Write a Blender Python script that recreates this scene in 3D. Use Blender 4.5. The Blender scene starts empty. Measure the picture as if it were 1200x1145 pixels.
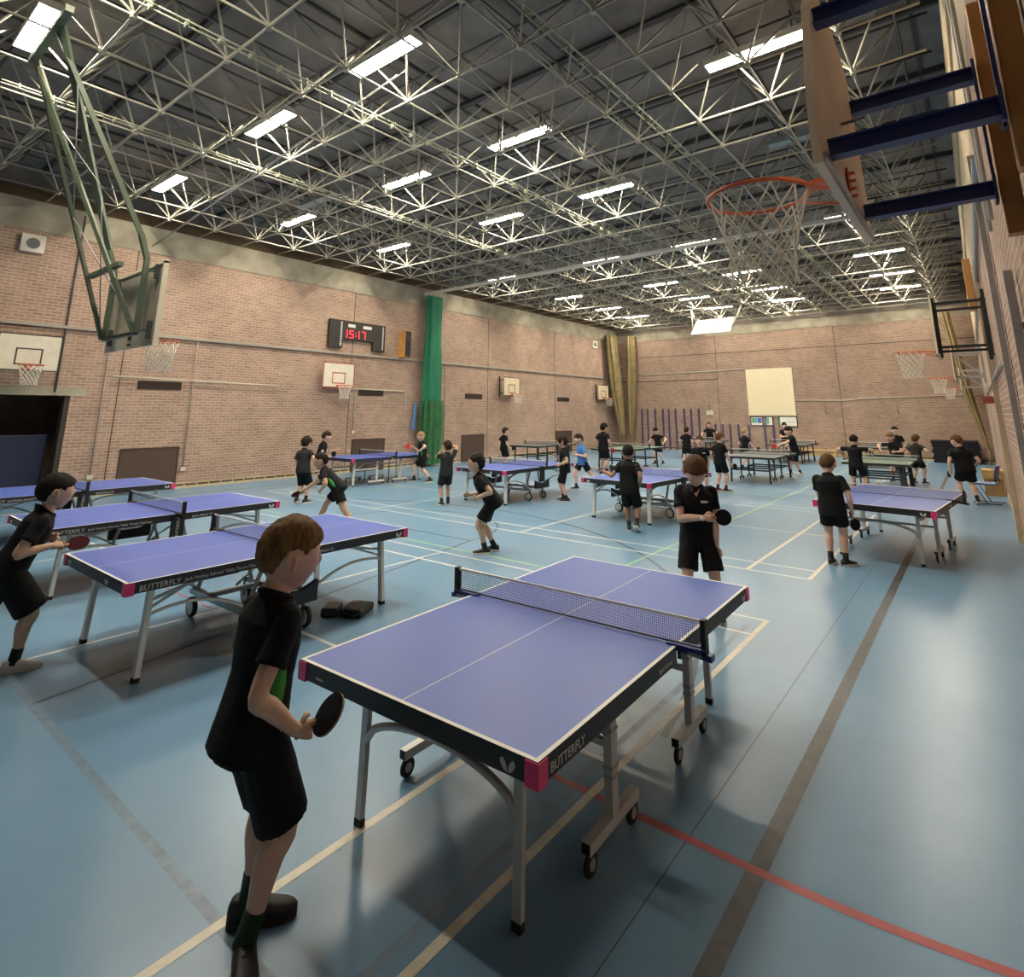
import bpy, bmesh, math, random
from mathutils import Vector, Matrix, Quaternion
random.seed(7)
S = bpy.context.scene
PI = math.pi
def V(*a): return Vector(a)

# ------------------------------------------------------------------ camera
cam_data = bpy.data.cameras.new('camera')
cam = bpy.data.objects.new('camera', cam_data)
S.collection.objects.link(cam)
S.camera = cam
F_PX, PX, PY, PITCH, ROLL, YAW, CAM_H = 664.81, 613.92, 337.71, 0.21664, 0.0019, -0.66342, 2.027
cam_data.sensor_fit = 'HORIZONTAL'
cam_data.sensor_width = 36
cam_data.lens = F_PX / 1200 * 36
cam_data.shift_x = (600 - PX) / 1200
cam_data.shift_y = (PY - 572.5) / 1200
cam_data.clip_start = 0.05
cam_data.clip_end = 200
_f = V(math.sin(YAW) * math.cos(PITCH), math.cos(YAW) * math.cos(PITCH), math.sin(PITCH))
_r = V(math.cos(YAW), -math.sin(YAW), 0)
_u = _r.cross(_f)
_r2 = _r * math.cos(ROLL) + _u * math.sin(ROLL)
_u2 = -_r * math.sin(ROLL) + _u * math.cos(ROLL)
M = Matrix((( _r2.x, _u2.x, -_f.x, 0), (_r2.y, _u2.y, -_f.y, 0), (_r2.z, _u2.z, -_f.z, CAM_H), (0, 0, 0, 1)))
cam.matrix_world = M

# ------------------------------------------------------------------ world and exposure
w = bpy.data.worlds.new('world'); S.world = w; w.use_nodes = True
w.node_tree.nodes['Background'].inputs[0].default_value = (1.0, 0.9, 0.75, 1)
w.node_tree.nodes['Background'].inputs[1].default_value = 0.01
S.view_settings.view_transform = 'Standard'
S.view_settings.look = 'None'
S.view_settings.gamma = 1
S.view_settings.exposure = 0.0
S.view_settings.use_curve_mapping = False
LAMP_STRENGTH = 160.0
LAMP_COLOR = (1.0, 0.90, 0.72)

# ------------------------------------------------------------------ materials
MATS = {}
def mat(name, col=(.5, .5, .5), rough=.6, metal=0., noise=0., nscale=8., emit=None, estr=0., spec=.5, bump=0., bscale=60., alpha=None, sheen=0.):
    if name in MATS: return MATS[name]
    m = bpy.data.materials.new(name); m.use_nodes = True
    nt = m.node_tree; b = nt.nodes['Principled BSDF']
    b.inputs['Base Color'].default_value = (*col, 1)
    b.inputs['Roughness'].default_value = rough
    b.inputs['Metallic'].default_value = metal
    b.inputs['Specular IOR Level'].default_value = spec
    if sheen:
        b.inputs['Sheen Weight'].default_value = sheen
    if emit:
        b.inputs['Emission Color'].default_value = (*emit, 1); b.inputs['Emission Strength'].default_value = estr
    tc = nt.nodes.new('ShaderNodeTexCoord')
    if noise:
        n = nt.nodes.new('ShaderNodeTexNoise'); n.inputs['Scale'].default_value = nscale; n.inputs['Detail'].default_value = 5
        nt.links.new(tc.outputs['Object'], n.inputs['Vector'])
        r = nt.nodes.new('ShaderNodeMapRange'); r.inputs[1].default_value = .3; r.inputs[2].default_value = .7
        r.inputs[3].default_value = 1 - noise; r.inputs[4].default_value = 1 + noise
        nt.links.new(n.outputs['Fac'], r.inputs[0])
        mx = nt.nodes.new('ShaderNodeVectorMath'); mx.operation = 'SCALE'
        mx.inputs[0].default_value = col
        nt.links.new(r.outputs[0], mx.inputs['Scale']); nt.links.new(mx.outputs[0], b.inputs['Base Color'])
    if bump:
        n2 = nt.nodes.new('ShaderNodeTexNoise'); n2.inputs['Scale'].default_value = bscale; n2.inputs['Detail'].default_value = 3
        nt.links.new(tc.outputs['Object'], n2.inputs['Vector'])
        bp = nt.nodes.new('ShaderNodeBump'); bp.inputs['Strength'].default_value = bump; bp.inputs['Distance'].default_value = .02
        nt.links.new(n2.outputs['Fac'], bp.inputs['Height']); nt.links.new(bp.outputs[0], b.inputs['Normal'])
    if alpha is not None: b.inputs['Alpha'].default_value = alpha
    MATS[name] = m
    return m

def brick_mat(name, axis, tint=1.):
    m = bpy.data.materials.new(name); m.use_nodes = True; nt = m.node_tree; N = nt.nodes; Lk = nt.links
    b = N['Principled BSDF']; b.inputs['Roughness'].default_value = .85
    b.inputs['Specular IOR Level'].default_value = .25
    tc = N.new('ShaderNodeTexCoord'); sp = N.new('ShaderNodeSeparateXYZ'); cb = N.new('ShaderNodeCombineXYZ')
    Lk.new(tc.outputs['Object'], sp.inputs[0])
    Lk.new(sp.outputs['Y' if axis == 'y' else 'X'], cb.inputs[0]); Lk.new(sp.outputs['Z'], cb.inputs[1])
    br = N.new('ShaderNodeTexBrick'); br.inputs['Scale'].default_value = 1
    br.inputs['Brick Width'].default_value = .235; br.inputs['Row Height'].default_value = .078
    br.inputs['Mortar Size'].default_value = .011; br.inputs['Mortar Smooth'].default_value = .3; br.inputs['Bias'].default_value = -.1
    br.inputs['Color1'].default_value = (.42, .27, .21, 1); br.inputs['Color2'].default_value = (.31, .195, .15, 1)
    br.inputs['Mortar'].default_value = (.50, .42, .33, 1)
    Lk.new(cb.outputs[0], br.inputs['Vector'])
    n = N.new('ShaderNodeTexNoise'); n.inputs['Scale'].default_value = 1.3; n.inputs['Detail'].default_value = 8; n.inputs['Roughness'].default_value = .7
    Lk.new(tc.outputs['Object'], n.inputs['Vector'])
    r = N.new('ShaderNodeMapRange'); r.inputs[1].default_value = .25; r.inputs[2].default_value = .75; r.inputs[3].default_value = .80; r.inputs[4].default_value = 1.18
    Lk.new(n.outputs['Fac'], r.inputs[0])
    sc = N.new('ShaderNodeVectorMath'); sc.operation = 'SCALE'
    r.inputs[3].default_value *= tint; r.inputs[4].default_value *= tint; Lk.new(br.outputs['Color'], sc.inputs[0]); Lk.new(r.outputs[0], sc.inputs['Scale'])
    Lk.new(sc.outputs[0], b.inputs['Base Color'])
    bp = N.new('ShaderNodeBump'); bp.inputs['Strength'].default_value = .5; bp.inputs['Distance'].default_value = .01; bp.invert = True
    Lk.new(br.outputs['Fac'], bp.inputs['Height']); Lk.new(bp.outputs[0], b.inputs['Normal'])
    MATS[name] = m
    return m

def net_mat(name, col, cell, thr, axes='xz', solid=0.):
    """fine woven net: threads opaque, holes transparent (procedural, object space)"""
    m = bpy.data.materials.new(name); m.use_nodes = True; nt = m.node_tree; N = nt.nodes; Lk = nt.links
    b = N['Principled BSDF']; b.inputs['Base Color'].default_value = (*col, 1); b.inputs['Roughness'].default_value = .8
    tc = N.new('ShaderNodeTexCoord'); sp = N.new('ShaderNodeSeparateXYZ'); Lk.new(tc.outputs['Object'], sp.inputs[0])
    res = []
    for a in axes:
        mo = N.new('ShaderNodeMath'); mo.operation = 'PINGPONG'; mo.inputs[1].default_value = cell / 2
        Lk.new(sp.outputs[a.upper()], mo.inputs[0])
        lt = N.new('ShaderNodeMath'); lt.operation = 'LESS_THAN'; lt.inputs[1].default_value = thr / 2
        Lk.new(mo.outputs[0], lt.inputs[0]); res.append(lt)
    mxn = N.new('ShaderNodeMath'); mxn.operation = 'MAXIMUM'
    Lk.new(res[0].outputs[0], mxn.inputs[0]); Lk.new(res[1].outputs[0], mxn.inputs[1])
    o = mxn
    if solid:
        mm = N.new('ShaderNodeMath'); mm.operation = 'MAXIMUM'; mm.inputs[1].default_value = solid
        Lk.new(mxn.outputs[0], mm.inputs[0]); o = mm
    Lk.new(o.outputs[0], b.inputs['Alpha'])
    MATS[name] = m
    return m

# ------------------------------------------------------------------ mesh builder
def frame(d):
    d = d.normalized()
    a = V(0, 0, 1) if abs(d.z) < .9 else V(1, 0, 0)
    x = a.cross(d).normalized(); return x, d.cross(x)

class MB:
    def __init__(s): s.v = []; s.f = []; s.m = []; s.sm = []
    def add(s, vs, fs, m=0, smooth=False):
        k = len(s.v); s.v += [tuple(p) for p in vs]
        for f in fs: s.f.append([i + k for i in f]); s.m.append(m); s.sm.append(smooth)
        return s
    def box(s, c, d, R=None, m=0, ch=0.):
        hx, hy, hz = d[0] / 2, d[1] / 2, d[2] / 2
        if ch:
            bm = bmesh.new(); bmesh.ops.create_cube(bm, size=1)
            for v in bm.verts: v.co = V(v.co.x * d[0], v.co.y * d[1], v.co.z * d[2])
            bmesh.ops.bevel(bm, geom=list(bm.edges), offset=ch, segments=2, affect='EDGES', profile=.6)
            bm.verts.index_update()
            vs = [v.co.copy() for v in bm.verts]; fs = [[v.index for v in f.verts] for f in bm.faces]; bm.free()
        else:
            vs = [V(x, y, z) for x in (-hx, hx) for y in (-hy, hy) for z in (-hz, hz)]
            fs = [(0, 1, 3, 2), (4, 6, 7, 5), (0, 4, 5, 1), (2, 3, 7, 6), (0, 2, 6, 4), (1, 5, 7, 3)]
        if R is not None: vs = [R @ p for p in vs]
        return s.add([p + V(*c) for p in vs], fs, m)
    def b2(s, lo, hi, m=0, ch=0.):
        return s.box([(a + b) / 2 for a, b in zip(lo, hi)], [abs(b - a) for a, b in zip(lo, hi)], None, m, ch)
    def beam(s, p, q, wdt, hgt, m=0, up=None, ch=0.):
        p, q = Vector(p), Vector(q); d = (q - p); L = d.length; d.normalize()
        up = Vector(up) if up else (V(0, 0, 1) if abs(d.z) < .95 else V(0, 1, 0))
        x = d.cross(up).normalized(); z = x.cross(d)
        R = Matrix((x, d, z)).transposed()
        return s.box((p + q) / 2, (wdt, L, hgt), R, m, ch)
    def tube(s, pts, r, n=8, m=0, caps=True, closed=False):
        pts = [Vector(p) for p in pts]; N = len(pts)
        rs = r if isinstance(r, (list, tuple)) else [r] * N
        vs = []; X = None
        for i, p in enumerate(pts):
            if closed: d = pts[(i + 1) % N] - pts[i - 1]
            else: d = pts[min(i + 1, N - 1)] - pts[max(i - 1, 0)]
            d.normalize()
            if X is None: X, Y = frame(d)
            else:
                X = (X - d * X.dot(d)).normalized(); Y = d.cross(X)
            for k in range(n):
                a = 2 * PI * k / n; vs.append(p + (X * math.cos(a) + Y * math.sin(a)) * rs[i])
        fs = []
        for i in range(N if closed else N - 1):
            for k in range(n):
                a, b = i * n + k, i * n + (k + 1) % n; c, e = ((i + 1) % N) * n + (k + 1) % n, ((i + 1) % N) * n + k
                fs.append((a, b, c, e))
        s.add(vs, fs, m, True)
        if caps and not closed:
            s.f.append([len(s.v) - N * n + k for k in reversed(range(n))]); s.m.append(m); s.sm.append(False)
            s.f.append([len(s.v) - n + k for k in range(n)]); s.m.append(m); s.sm.append(False)
        return s
    def cyl(s, p, q, r, r2=None, n=16, m=0): return s.tube([p, q], [r, r if r2 is None else r2], n, m)
    def lathe(s, c, axis, prof, n=20, m=0):
        x, y = frame(Vector(axis)); d = Vector(axis).normalized(); vs = []
        for (h, r) in prof:
            for k in range(n):
                a = 2 * PI * k / n; vs.append(Vector(c) + d * h + (x * math.cos(a) + y * math.sin(a)) * r)
        fs = [(i * n + k, i * n + (k + 1) % n, (i + 1) * n + (k + 1) % n, (i + 1) * n + k) for i in range(len(prof) - 1) for k in range(n)]
        return s.add(vs, fs, m, True)
    def quad(s, a, b, c, d, m=0): return s.add([a, b, c, d], [(0, 1, 2, 3)], m)
    def poly(s, pts, nrm, th, m=0):
        """flat outline pts (3D) extruded by th along nrm"""
        n = len(pts); nv = Vector(nrm).normalized() * th
        vs = [Vector(p) for p in pts] + [Vector(p) + nv for p in pts]
        fs = [list(reversed(range(n))), list(range(n, 2 * n))] + [(i, (i + 1) % n, n + (i + 1) % n, n + i) for i in range(n)]
        return s.add(vs, fs, m)
    def build(s, name, mats, parent=None, loc=None):
        me = bpy.data.meshes.new(name); me.from_pydata(s.v, [], s.f)
        for mm in (mats if isinstance(mats, (list, tuple)) else [mats]): me.materials.append(mm)
        me.polygons.foreach_set('material_index', s.m); me.polygons.foreach_set('use_smooth', s.sm); me.update()
        bm = bmesh.new(); bm.from_mesh(me); bmesh.ops.recalc_face_normals(bm, faces=bm.faces); bm.to_mesh(me); bm.free()
        o = bpy.data.objects.new(name, me); S.collection.objects.link(o)
        if parent: o.parent = parent
        if loc: o.location = loc
        return o

def tag(o, label, cat=None, group=None, kind=None):
    if label: o['label'] = label
    if cat: o['category'] = cat
    if group: o['group'] = group
    if kind: o['kind'] = kind
    return o
def thing(name, label, cat, loc=(0, 0, 0), rz=0., group=None):
    o = bpy.data.objects.new(name, None); S.collection.objects.link(o); o.empty_display_size = .2
    o.location = loc; o.rotation_euler = (0, 0, rz)
    return tag(o, label, cat, group)
def children(o): return [c for c in S.objects if c.parent == o]
def copy_tree(o, parent=None):
    kids = [c for c in KIDS.get(o.name, [])] if False else list(o.children)
    c = o.copy(); S.collection.objects.link(c)
    if parent: c.parent = parent
    for k in kids: copy_tree(k, c)
    return c

def text_part(name, txt, size, m, parent, loc, xdir, ydir, label=None, ext=.001, align='LEFT'):
    """lettering lying in the plane spanned by xdir (reading direction) and ydir (up of letters)"""
    cu = bpy.data.curves.new(name, 'FONT'); cu.body = txt; cu.size = size; cu.extrude = ext; cu.align_x = align; cu.align_y = 'CENTER'
    cu.resolution_u = 2
    t = bpy.data.objects.new(name + '_tmp', cu); S.collection.objects.link(t)
    dg = bpy.context.evaluated_depsgraph_get(); me = bpy.data.meshes.new_from_object(t.evaluated_get(dg))
    bpy.data.objects.remove(t)
    x = Vector(xdir).normalized(); y = Vector(ydir).normalized(); z = x.cross(y)
    R = Matrix((x, y, z)).transposed().to_4x4(); R.translation = Vector(loc)
    me.transform(R); me.materials.clear(); me.materials.append(m)
    o = bpy.data.objects.new(name, me); S.collection.objects.link(o); o.parent = parent
    if label: o['label'] = label
    return o

# palette
WHITE = mat('white_paint', (.78, .74, .66), .5)
CREAM = mat('cream_paint', (.80, .72, .55), .6, noise=.04)
STEEL = mat('painted_steel_white', (.43, .405, .33), .5, noise=.1, nscale=3)
DARK_STEEL = mat('dark_steel', (.10, .10, .10), .5)
GREY_METAL = mat('grey_metal', (.42, .43, .43), .4, .5, noise=.08)
PALE_METAL = mat('pale_grey_legs', (.60, .60, .58), .42, .25)
BLACK = mat('black_plastic', (.012, .012, .014), .5)
BLACK_PAINT = mat('black_powder_coat', (.02, .02, .022), .45)
RUBBER = mat('black_rubber', (.015, .015, .015), .8)
PINK = mat('pink_corner_plastic', (.80, .045, .20), .4)
TT_BLUE = mat('blue_table_top', (.065, .125, .50), .40, noise=.04, nscale=2)
LINE_WHITE = mat('white_line', (.80, .79, .75), .5)
GREEN_PAINT = mat('sage_green_paint', (.145, .185, .125), .5, noise=.12, nscale=4)
NAVY = mat('navy_steel', (.03, .05, .20), .4)
ORANGE_RIM = mat('orange_rim', (.72, .16, .07), .4)
NET_ROPE = mat('white_net_rope', (.80, .76, .66), .8)
TIMBER = mat('varnished_timber', (.60, .29, .09), .45, noise=.2, nscale=5)
BROWN_PANEL = mat('brown_panel', (.075, .045, .032), .6, noise=.1)
PIPE = mat('pale_conduit', (.62, .57, .48), .5)
GREY_CONDUIT = mat('grey_conduit', (.34, .31, .27), .5)
CONCRETE = mat('bare_concrete', (.36, .325, .25), .9, noise=.28, nscale=1.6, bump=.3, bscale=12)
TABLE_NET = net_mat('table_net', (.075, .08, .10), .0125, .0023)
PLY = mat('plywood', (.86, .74, .58), .55, noise=.10, nscale=3)
# ------------------------------------------------------------------ the hall shell
XL, XR, YF, YB = -17.45, .33, 31.85, -1.75
ZT, ZB, ZC = 7.07, 6.33, 8.05
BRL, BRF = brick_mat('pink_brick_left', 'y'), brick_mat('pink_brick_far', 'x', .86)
JOINT = mat('movement_joint', (.05, .04, .035), .9)
BASE_COURSE = mat('pale_base_course', (.55, .45, .29), .8, noise=.15, nscale=9)
FASCIA = mat('dark_timber_fascia', (.10, .065, .035), .8, noise=.25, nscale=2)
DECK = mat('grey_roof_deck', (.27, .235, .215), .95, noise=.22, nscale=2.2)

def struct(o, label=None):
    o['kind'] = 'structure'
    if label: o['label'] = label
    return o

# floor with its court markings
FLOOR = bpy.data.materials.new('blue_sports_vinyl'); FLOOR.use_nodes = True
nt = FLOOR.node_tree; b = nt.nodes['Principled BSDF']
tc = nt.nodes.new('ShaderNodeTexCoord')
n1 = nt.nodes.new('ShaderNodeTexNoise'); n1.inputs['Scale'].default_value = .8; n1.inputs['Detail'].default_value = 9; n1.inputs['Roughness'].default_value = .72
nt.links.new(tc.outputs['Object'], n1.inputs['Vector'])
cr = nt.nodes.new('ShaderNodeValToRGB')
cr.color_ramp.elements[0].position = .3; cr.color_ramp.elements[0].color = (.135, .265, .415, 1)
cr.color_ramp.elements[1].position = .72; cr.color_ramp.elements[1].color = (.17, .315, .47, 1)
nt.links.new(n1.outputs['Fac'], cr.inputs[0]); nt.links.new(cr.outputs[0], b.inputs['Base Color'])
n2 = nt.nodes.new('ShaderNodeTexNoise'); n2.inputs['Scale'].default_value = 2.; n2.inputs['Detail'].default_value = 8
nt.links.new(tc.outputs['Object'], n2.inputs['Vector'])
mr = nt.nodes.new('ShaderNodeMapRange'); mr.inputs[1].default_value = .3; mr.inputs[2].default_value = .7; mr.inputs[3].default_value = .285; mr.inputs[4].default_value = .30
nt.links.new(n2.outputs['Fac'], mr.inputs[0]); nt.links.new(mr.outputs[0], b.inputs['Roughness'])
b.inputs['Specular IOR Level'].default_value = .55
def line_mat(name, col, wear):
    m = mat(name, col, .38, noise=wear, nscale=14); return m
LM = [FLOOR, line_mat('court_white', (.66, .68, .66), .06), line_mat('court_cream', (.66, .62, .51), .10), line_mat('court_grey', (.085, .12, .16), .1),
      line_mat('court_green', (.30, .55, .30), .06), line_mat('court_red', (.42, .065, .07), .1), line_mat('court_charcoal', (.075, .075, .08), .25),
      line_mat('court_worn', (.15, .23, .32), .2)]
fl = MB()
fl.b2((XL - 3.2, YB - .3, -.2), (XR + .3, YF + .3, 0))
def ln(x0, y0, x1, y1, wd, m, z):
    d = V(x1 - x0, y1 - y0, 0); n = V(-d.y, d.x, 0).normalized() * wd / 2
    fl.quad((x0 - n.x, y0 - n.y, z), (x0 + n.x, y0 + n.y, z), (x1 + n.x, y1 + n.y, z), (x1 - n.x, y1 - n.y, z), m)
def arc(cx, cy, r, a0, a1, wd, m, z, n=40):
    for i in range(n):
        a, c = a0 + (a1 - a0) * i / n, a0 + (a1 - a0) * (i + 1) / n
        p = [(cx + rr * math.cos(t), cy + rr * math.sin(t), z) for rr, t in ((r - wd / 2, a), (r + wd / 2, a), (r + wd / 2, c), (r - wd / 2, c))]
        fl.quad(*p, m)
# four badminton courts side by side
for y0, y1 in ((.35, 6.43), (8.28, 14.2), (16.75, 22.85), (25.2, 31.3)):
    xa, xb = -15.13, -1.91
    for y in (y0, y0 + .46, y1 - .46, y1): ln(xa, y, xb, y, .04, 1, .0012)
    for x, mm, wd in ((xa, 1, .04), (-1.93, 2, .05), (-2.69, 2, .05), (-14.37, 1, .04), (-6.56, 1, .04), (-10.55, 1, .04)):
        ln(x, y0, x, y1, wd, mm, .0016)
    yc = (y0 + y1) / 2
    ln(xa, yc, -10.55, yc, .04, 1, .0012); ln(-6.56, yc, xb, yc, .04, 1, .0012)
# volleyball (green)
for a in ((-13.05, 6.69, -4.05, 6.69), (-13.05, 24.7, -4.05, 24.7), (-4.05, 6.69, -4.05, 24.7), (-13.05, 6.69, -13.05, 24.7), (-13.05, 15.7, -4.05, 15.7)):
    ln(*a, .045, 4, .0009)
# basketball
ln(-1.06, YB, -1.06, 27.5, .085, 6, .0008); ln(-16.06, YB, -16.06, 27.5, .05, 3, .0008)
ln(-10.36, 7.26, -6.76, 7.26, .04, 3, .0007)
ln(-6.76, 7.26, -5.56, 1.45, .04, 3, .0007); ln(-10.36, 7.26, -11.56, 1.45, .04, 3, .0007)
arc(-8.56, 7.26, 1.8, 0, PI, .04, 3, .0007)
arc(-8.56, 3.03, 6.75, .12, PI - .12, .05, 3, .0006)
ln(-16.06, 1.45, -1.06, 1.45, .05, 7, .0005)
ln(-2.05, 1.45, -2.05, 6.2, .05, 7, .0005)
ln(-1.385, YB, -1.385, 31, .006, 6, .0004)
# red line bending up towards the wall
ln(-2.4, 3.08, -1.1, 3.08, .05, 5, .0010); ln(-9.2, 3.16, -6.6, 3.16, .018, 5, .0010)
arc(-1.1, 8.08, 5.0, -PI / 2, -PI / 2 + .29, .05, 5, .0010, 12)
for y in (20.6, 23.2): ln(-2.55, y, -2.55, y + 1.2, .05, 1, .0018)
floor = struct(fl.build('floor', LM), 'blue sports hall floor with overlapping court lines')

# left wall with the store opening
DY0, DY1, DZ = 1.6, 4.31, 2.42
wl = MB()
wl.b2((XL - .3, DY1, .12), (XL, YF, ZB)); wl.b2((XL - .3, YB, .12), (XL, DY0, ZB)); wl.b2((XL - .3, DY0, 2.62), (XL, DY1, ZB))
wl.b2((XL - .3, YB, ZB), (XL + .03, YF, ZT), 1)
wl.b2((XL - .3, DY0 - .25, DZ), (XL + .012, DY1 + .3, 2.62), 1)
wl.b2((XL - .4, YB, ZT), (XL - .15, YF, 7.38), 3); wl.b2((XL - .6, YB, 7.38), (XL - .4, YF, ZC), 4)
wl.b2((XL - .3, DY1, 0), (XL + .012, YF, .06), 5); wl.b2((XL - .3, DY1, .06), (XL, YF, .12), 3)
wl.b2((XL - .3, YB, 0), (XL + .012, DY0, .12), 5)
yy = DY1 + .2
while yy < YF:                       # pale perpends of the base course
    wl.b2((XL - .05, yy, .05), (XL + .013, yy + .03, .125), 5); yy += .33
wl.b2((XL, DY1 + .2, .115), (XL + .013, YF, .135), 5)
for y in (5.28, 12.3, 19.66, 25.0): wl.b2((XL - .01, y - .012, .12), (XL + .004, y + .012, ZB + (.4 if y == 5.28 else .1)), 2)
wall_left = struct(wl.build('wall_left', [BRL, CONCRETE, JOINT, FASCIA, DECK, BASE_COURSE]), 'pink brick side wall with concrete ring beam and dark store opening')
# store room behind the opening
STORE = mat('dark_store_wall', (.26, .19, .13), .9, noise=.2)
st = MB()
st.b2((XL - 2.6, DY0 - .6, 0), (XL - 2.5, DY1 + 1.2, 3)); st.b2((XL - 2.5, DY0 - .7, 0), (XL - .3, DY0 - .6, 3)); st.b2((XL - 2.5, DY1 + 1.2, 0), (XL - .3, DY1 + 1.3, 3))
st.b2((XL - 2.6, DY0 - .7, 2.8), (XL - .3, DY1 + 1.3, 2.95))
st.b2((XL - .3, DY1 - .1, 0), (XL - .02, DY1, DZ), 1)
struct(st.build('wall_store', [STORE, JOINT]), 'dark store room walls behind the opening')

# far wall
wf = MB()
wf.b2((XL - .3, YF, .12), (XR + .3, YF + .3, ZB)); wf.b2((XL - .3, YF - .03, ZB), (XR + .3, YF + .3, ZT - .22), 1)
wf.b2((XL - .3, YF + .12, ZT - .22), (XR + .3, YF + .35, ZC), 4)
wf.b2((XL - .3, YF - .012, 0), (XR + .3, YF + .3, .06), 5); wf.b2((XL - .3, YF, .06), (XR + .3, YF + .3, .12), 3)
for x in (-11.19, -5.18): wf.b2((x - .012, YF - .005, .12), (x + .012, YF + .01, ZB + .1), 2)
wf.b2((XL, YF - .006, 3.86), (-11.2, YF + .01, 3.90), 2); wf.b2((XL, YF - .004, 5.31), (XR, YF + .01, 5.34), 2)
struct(wf.build('wall_far', [BRF, CONCRETE, JOINT, FASCIA, DECK, BASE_COURSE]), 'far pink brick end wall')

# right wall and the wall behind the photographer
wr = MB()
wr.b2((XR, YB, .12), (XR + .3, YF, 5.1)); wr.b2((XR - .0, YB, 5.1), (XR + .3, YF, ZB), 1); wr.b2((XR - .03, YB, ZB), (XR + .3, YF, ZT + .1), 1)
wr.b2((XR + .15, YB, ZT + .1), (XR + .4, YF, ZC), 4); wr.b2((XR - .012, YB, 0), (XR + .3, YF, .12), 5)
for y in (2.6, 7.3, 14.5, 22): wr.b2((XR - .005, y - .012, .12), (XR + .01, y + .012, 5.1), 2)
PALE_RENDER = mat('pale_painted_render', (.55, .44, .30), .8, noise=.14, nscale=3)
struct(wr.build('wall_right', [BRL, PALE_RENDER, JOINT, FASCIA, DECK, BASE_COURSE]), 'pink brick wall beside the camera with pale band above')
wb = MB(); wb.b2((XL - .3, YB - .3, 0), (XR + .3, YB, ZB)); wb.b2((XL - .3, YB - .3, ZB), (XR + .3, YB + .03, ZC), 1)
struct(wb.build('wall_near', [mat('bounce_cutting_dark', (.05, .05, .055), .9), CONCRETE]), 'unseen wall behind the photographer, darkened to cut bounced light')  # unseen wall; dark colour added to cut bounce and deepen the table shadow

# roof deck and space frame
cl = MB(); cl.b2((XL - .6, YB - .3, ZC), (XR + .4, YF + .4, ZC + .2))
for i in range(16):
    y = -1.2 + i * 2.36 * .9
    cl.b2((XL - .4, y, ZC - .11), (XR + .2, y + .07, ZC), 1)
for i in range(8):
    x = XL + .9 + i * 2.36
    cl.b2((x, YB, ZC - .06), (x + .05, YF, ZC), 1)
PURLIN = mat('dark_purlin', (.085, .08, .08), .7)
struct(cl.build('ceiling', [DECK, PURLIN]), 'dark grey roof deck above the space frame')
PX_, PY_, ZL, ZU = 1.18, 1.178, 7.0, 7.92
LX = [-.8 - PX_ * k for k in range(14)]; LY = [4.28 + PY_ * j for j in range(-5, 24)]
UX = [-.21 - PX_ * k for k in range(15)]; UY = [LY[0] - .589 + PY_ * j for j in range(len(LY) + 1)]
sf = bpy.data.objects.new('trim_1', None); S.collection.objects.link(sf); struct(sf, 'off-white steel space frame carrying the roof')
lo = MB()
for y in LY: lo.tube([(LX[0] + .9, y, ZL), (LX[-1] - 1.0, y, ZL)], .020, 6)
for x in LX: lo.tube([(x, max(LY[0] - .3, YB), ZL + .01), (x, LY[-1] + .4, ZL + .01)], .017, 6)
for x in LX:
    for y in LY: lo.cyl((x, y, ZL - .045), (x, y, ZL + .05), .042, n=8)
struct(lo.build('lower_chord_grid', STEEL, sf))
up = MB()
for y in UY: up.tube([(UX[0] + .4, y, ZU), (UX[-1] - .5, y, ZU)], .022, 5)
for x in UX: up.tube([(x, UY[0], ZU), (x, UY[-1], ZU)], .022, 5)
struct(up.build('upper_chord_grid', mat('upper_chord_shade', (.11, .105, .10), .6), sf))  # shade of the upper chords put into a darker colour than STEEL
dg_ = MB()
for x in LX:
    for y in LY:
        for sx in (-1, 1):
            for sy in (-1, 1):
                dg_.tube([(x, y, ZL + .03), (x + sx * PX_ / 2, y + sy * PY_ / 2, ZU)], .0185, 5, caps=False)
struct(dg_.build('diagonal_web', STEEL, sf))

# ------------------------------------------------------------------ fluorescent fittings
GLOW = mat('fluorescent_glow', (1, .95, .85), .5, emit=LAMP_COLOR, estr=LAMP_STRENGTH)
UNLIT = mat('unlit_diffuser', (.33, .38, .38), .35)
def fitting(x, y, lit, label):
    t = thing('ceiling_light', label, 'ceiling light', (x, y, 7.60), 0, 'fluorescent fittings hung in the roof frame')
    h = MB(); h.b2((-.75, -.125, -.01), (.75, .125, .05)); h.b2((-.77, -.135, -.066), (-.75, .135, .05)); h.b2((.75, -.135, -.066), (.77, .135, .05)); h.b2((-.75, -.135, -.066), (.75, -.12, .03)); h.b2((-.75, .12, -.066), (.75, .135, .03))
    h.build('housing', WHITE if lit else mat('blue_grey_housing', (.36, .42, .42), .5), t)
    d = MB(); d.b2((-.745, -.11, -.055), (.745, .11, -.012)); d.build('diffuser', GLOW if lit else UNLIT, t)
    for s in (-1, 1):
        k = MB(); k.cyl((s * .55, 0, .05), (s * .55, 0, .42), .012, n=6); k.build('hanger', DARK_STEEL, t)
    return t
COLN = {-15.0: 'nearest the left wall', -10.2: 'left of the hall centre', -6.7: 'right of the hall centre', -2.0: 'nearest the right wall'}
ROWN = {1.36: 'closest to the camera', 4.95: 'second row from the camera', 8.4: 'third row from the camera', 11.95: 'last row before the net rail',
        17.75: 'first row past the rail', 22.75: 'second row past the rail', 26.6: 'third row past the rail', 29.9: 'last row by the far wall'}
for x in COLN:
    for y in ROWN:
        if x == -2.0 and y < 5.5: continue
        if x == -15.0 and y < 2: continue
        lit = not (x == -2.0 and y == 11.95)
        fitting(x, y, lit, ('lit' if lit else 'unlit grey') + ' fluorescent light ' + COLN[x] + ', ' + ROWN[y])
fitting(-13.3, 7.9, False, 'unlit grey fluorescent tray high beside the left wall')

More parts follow.
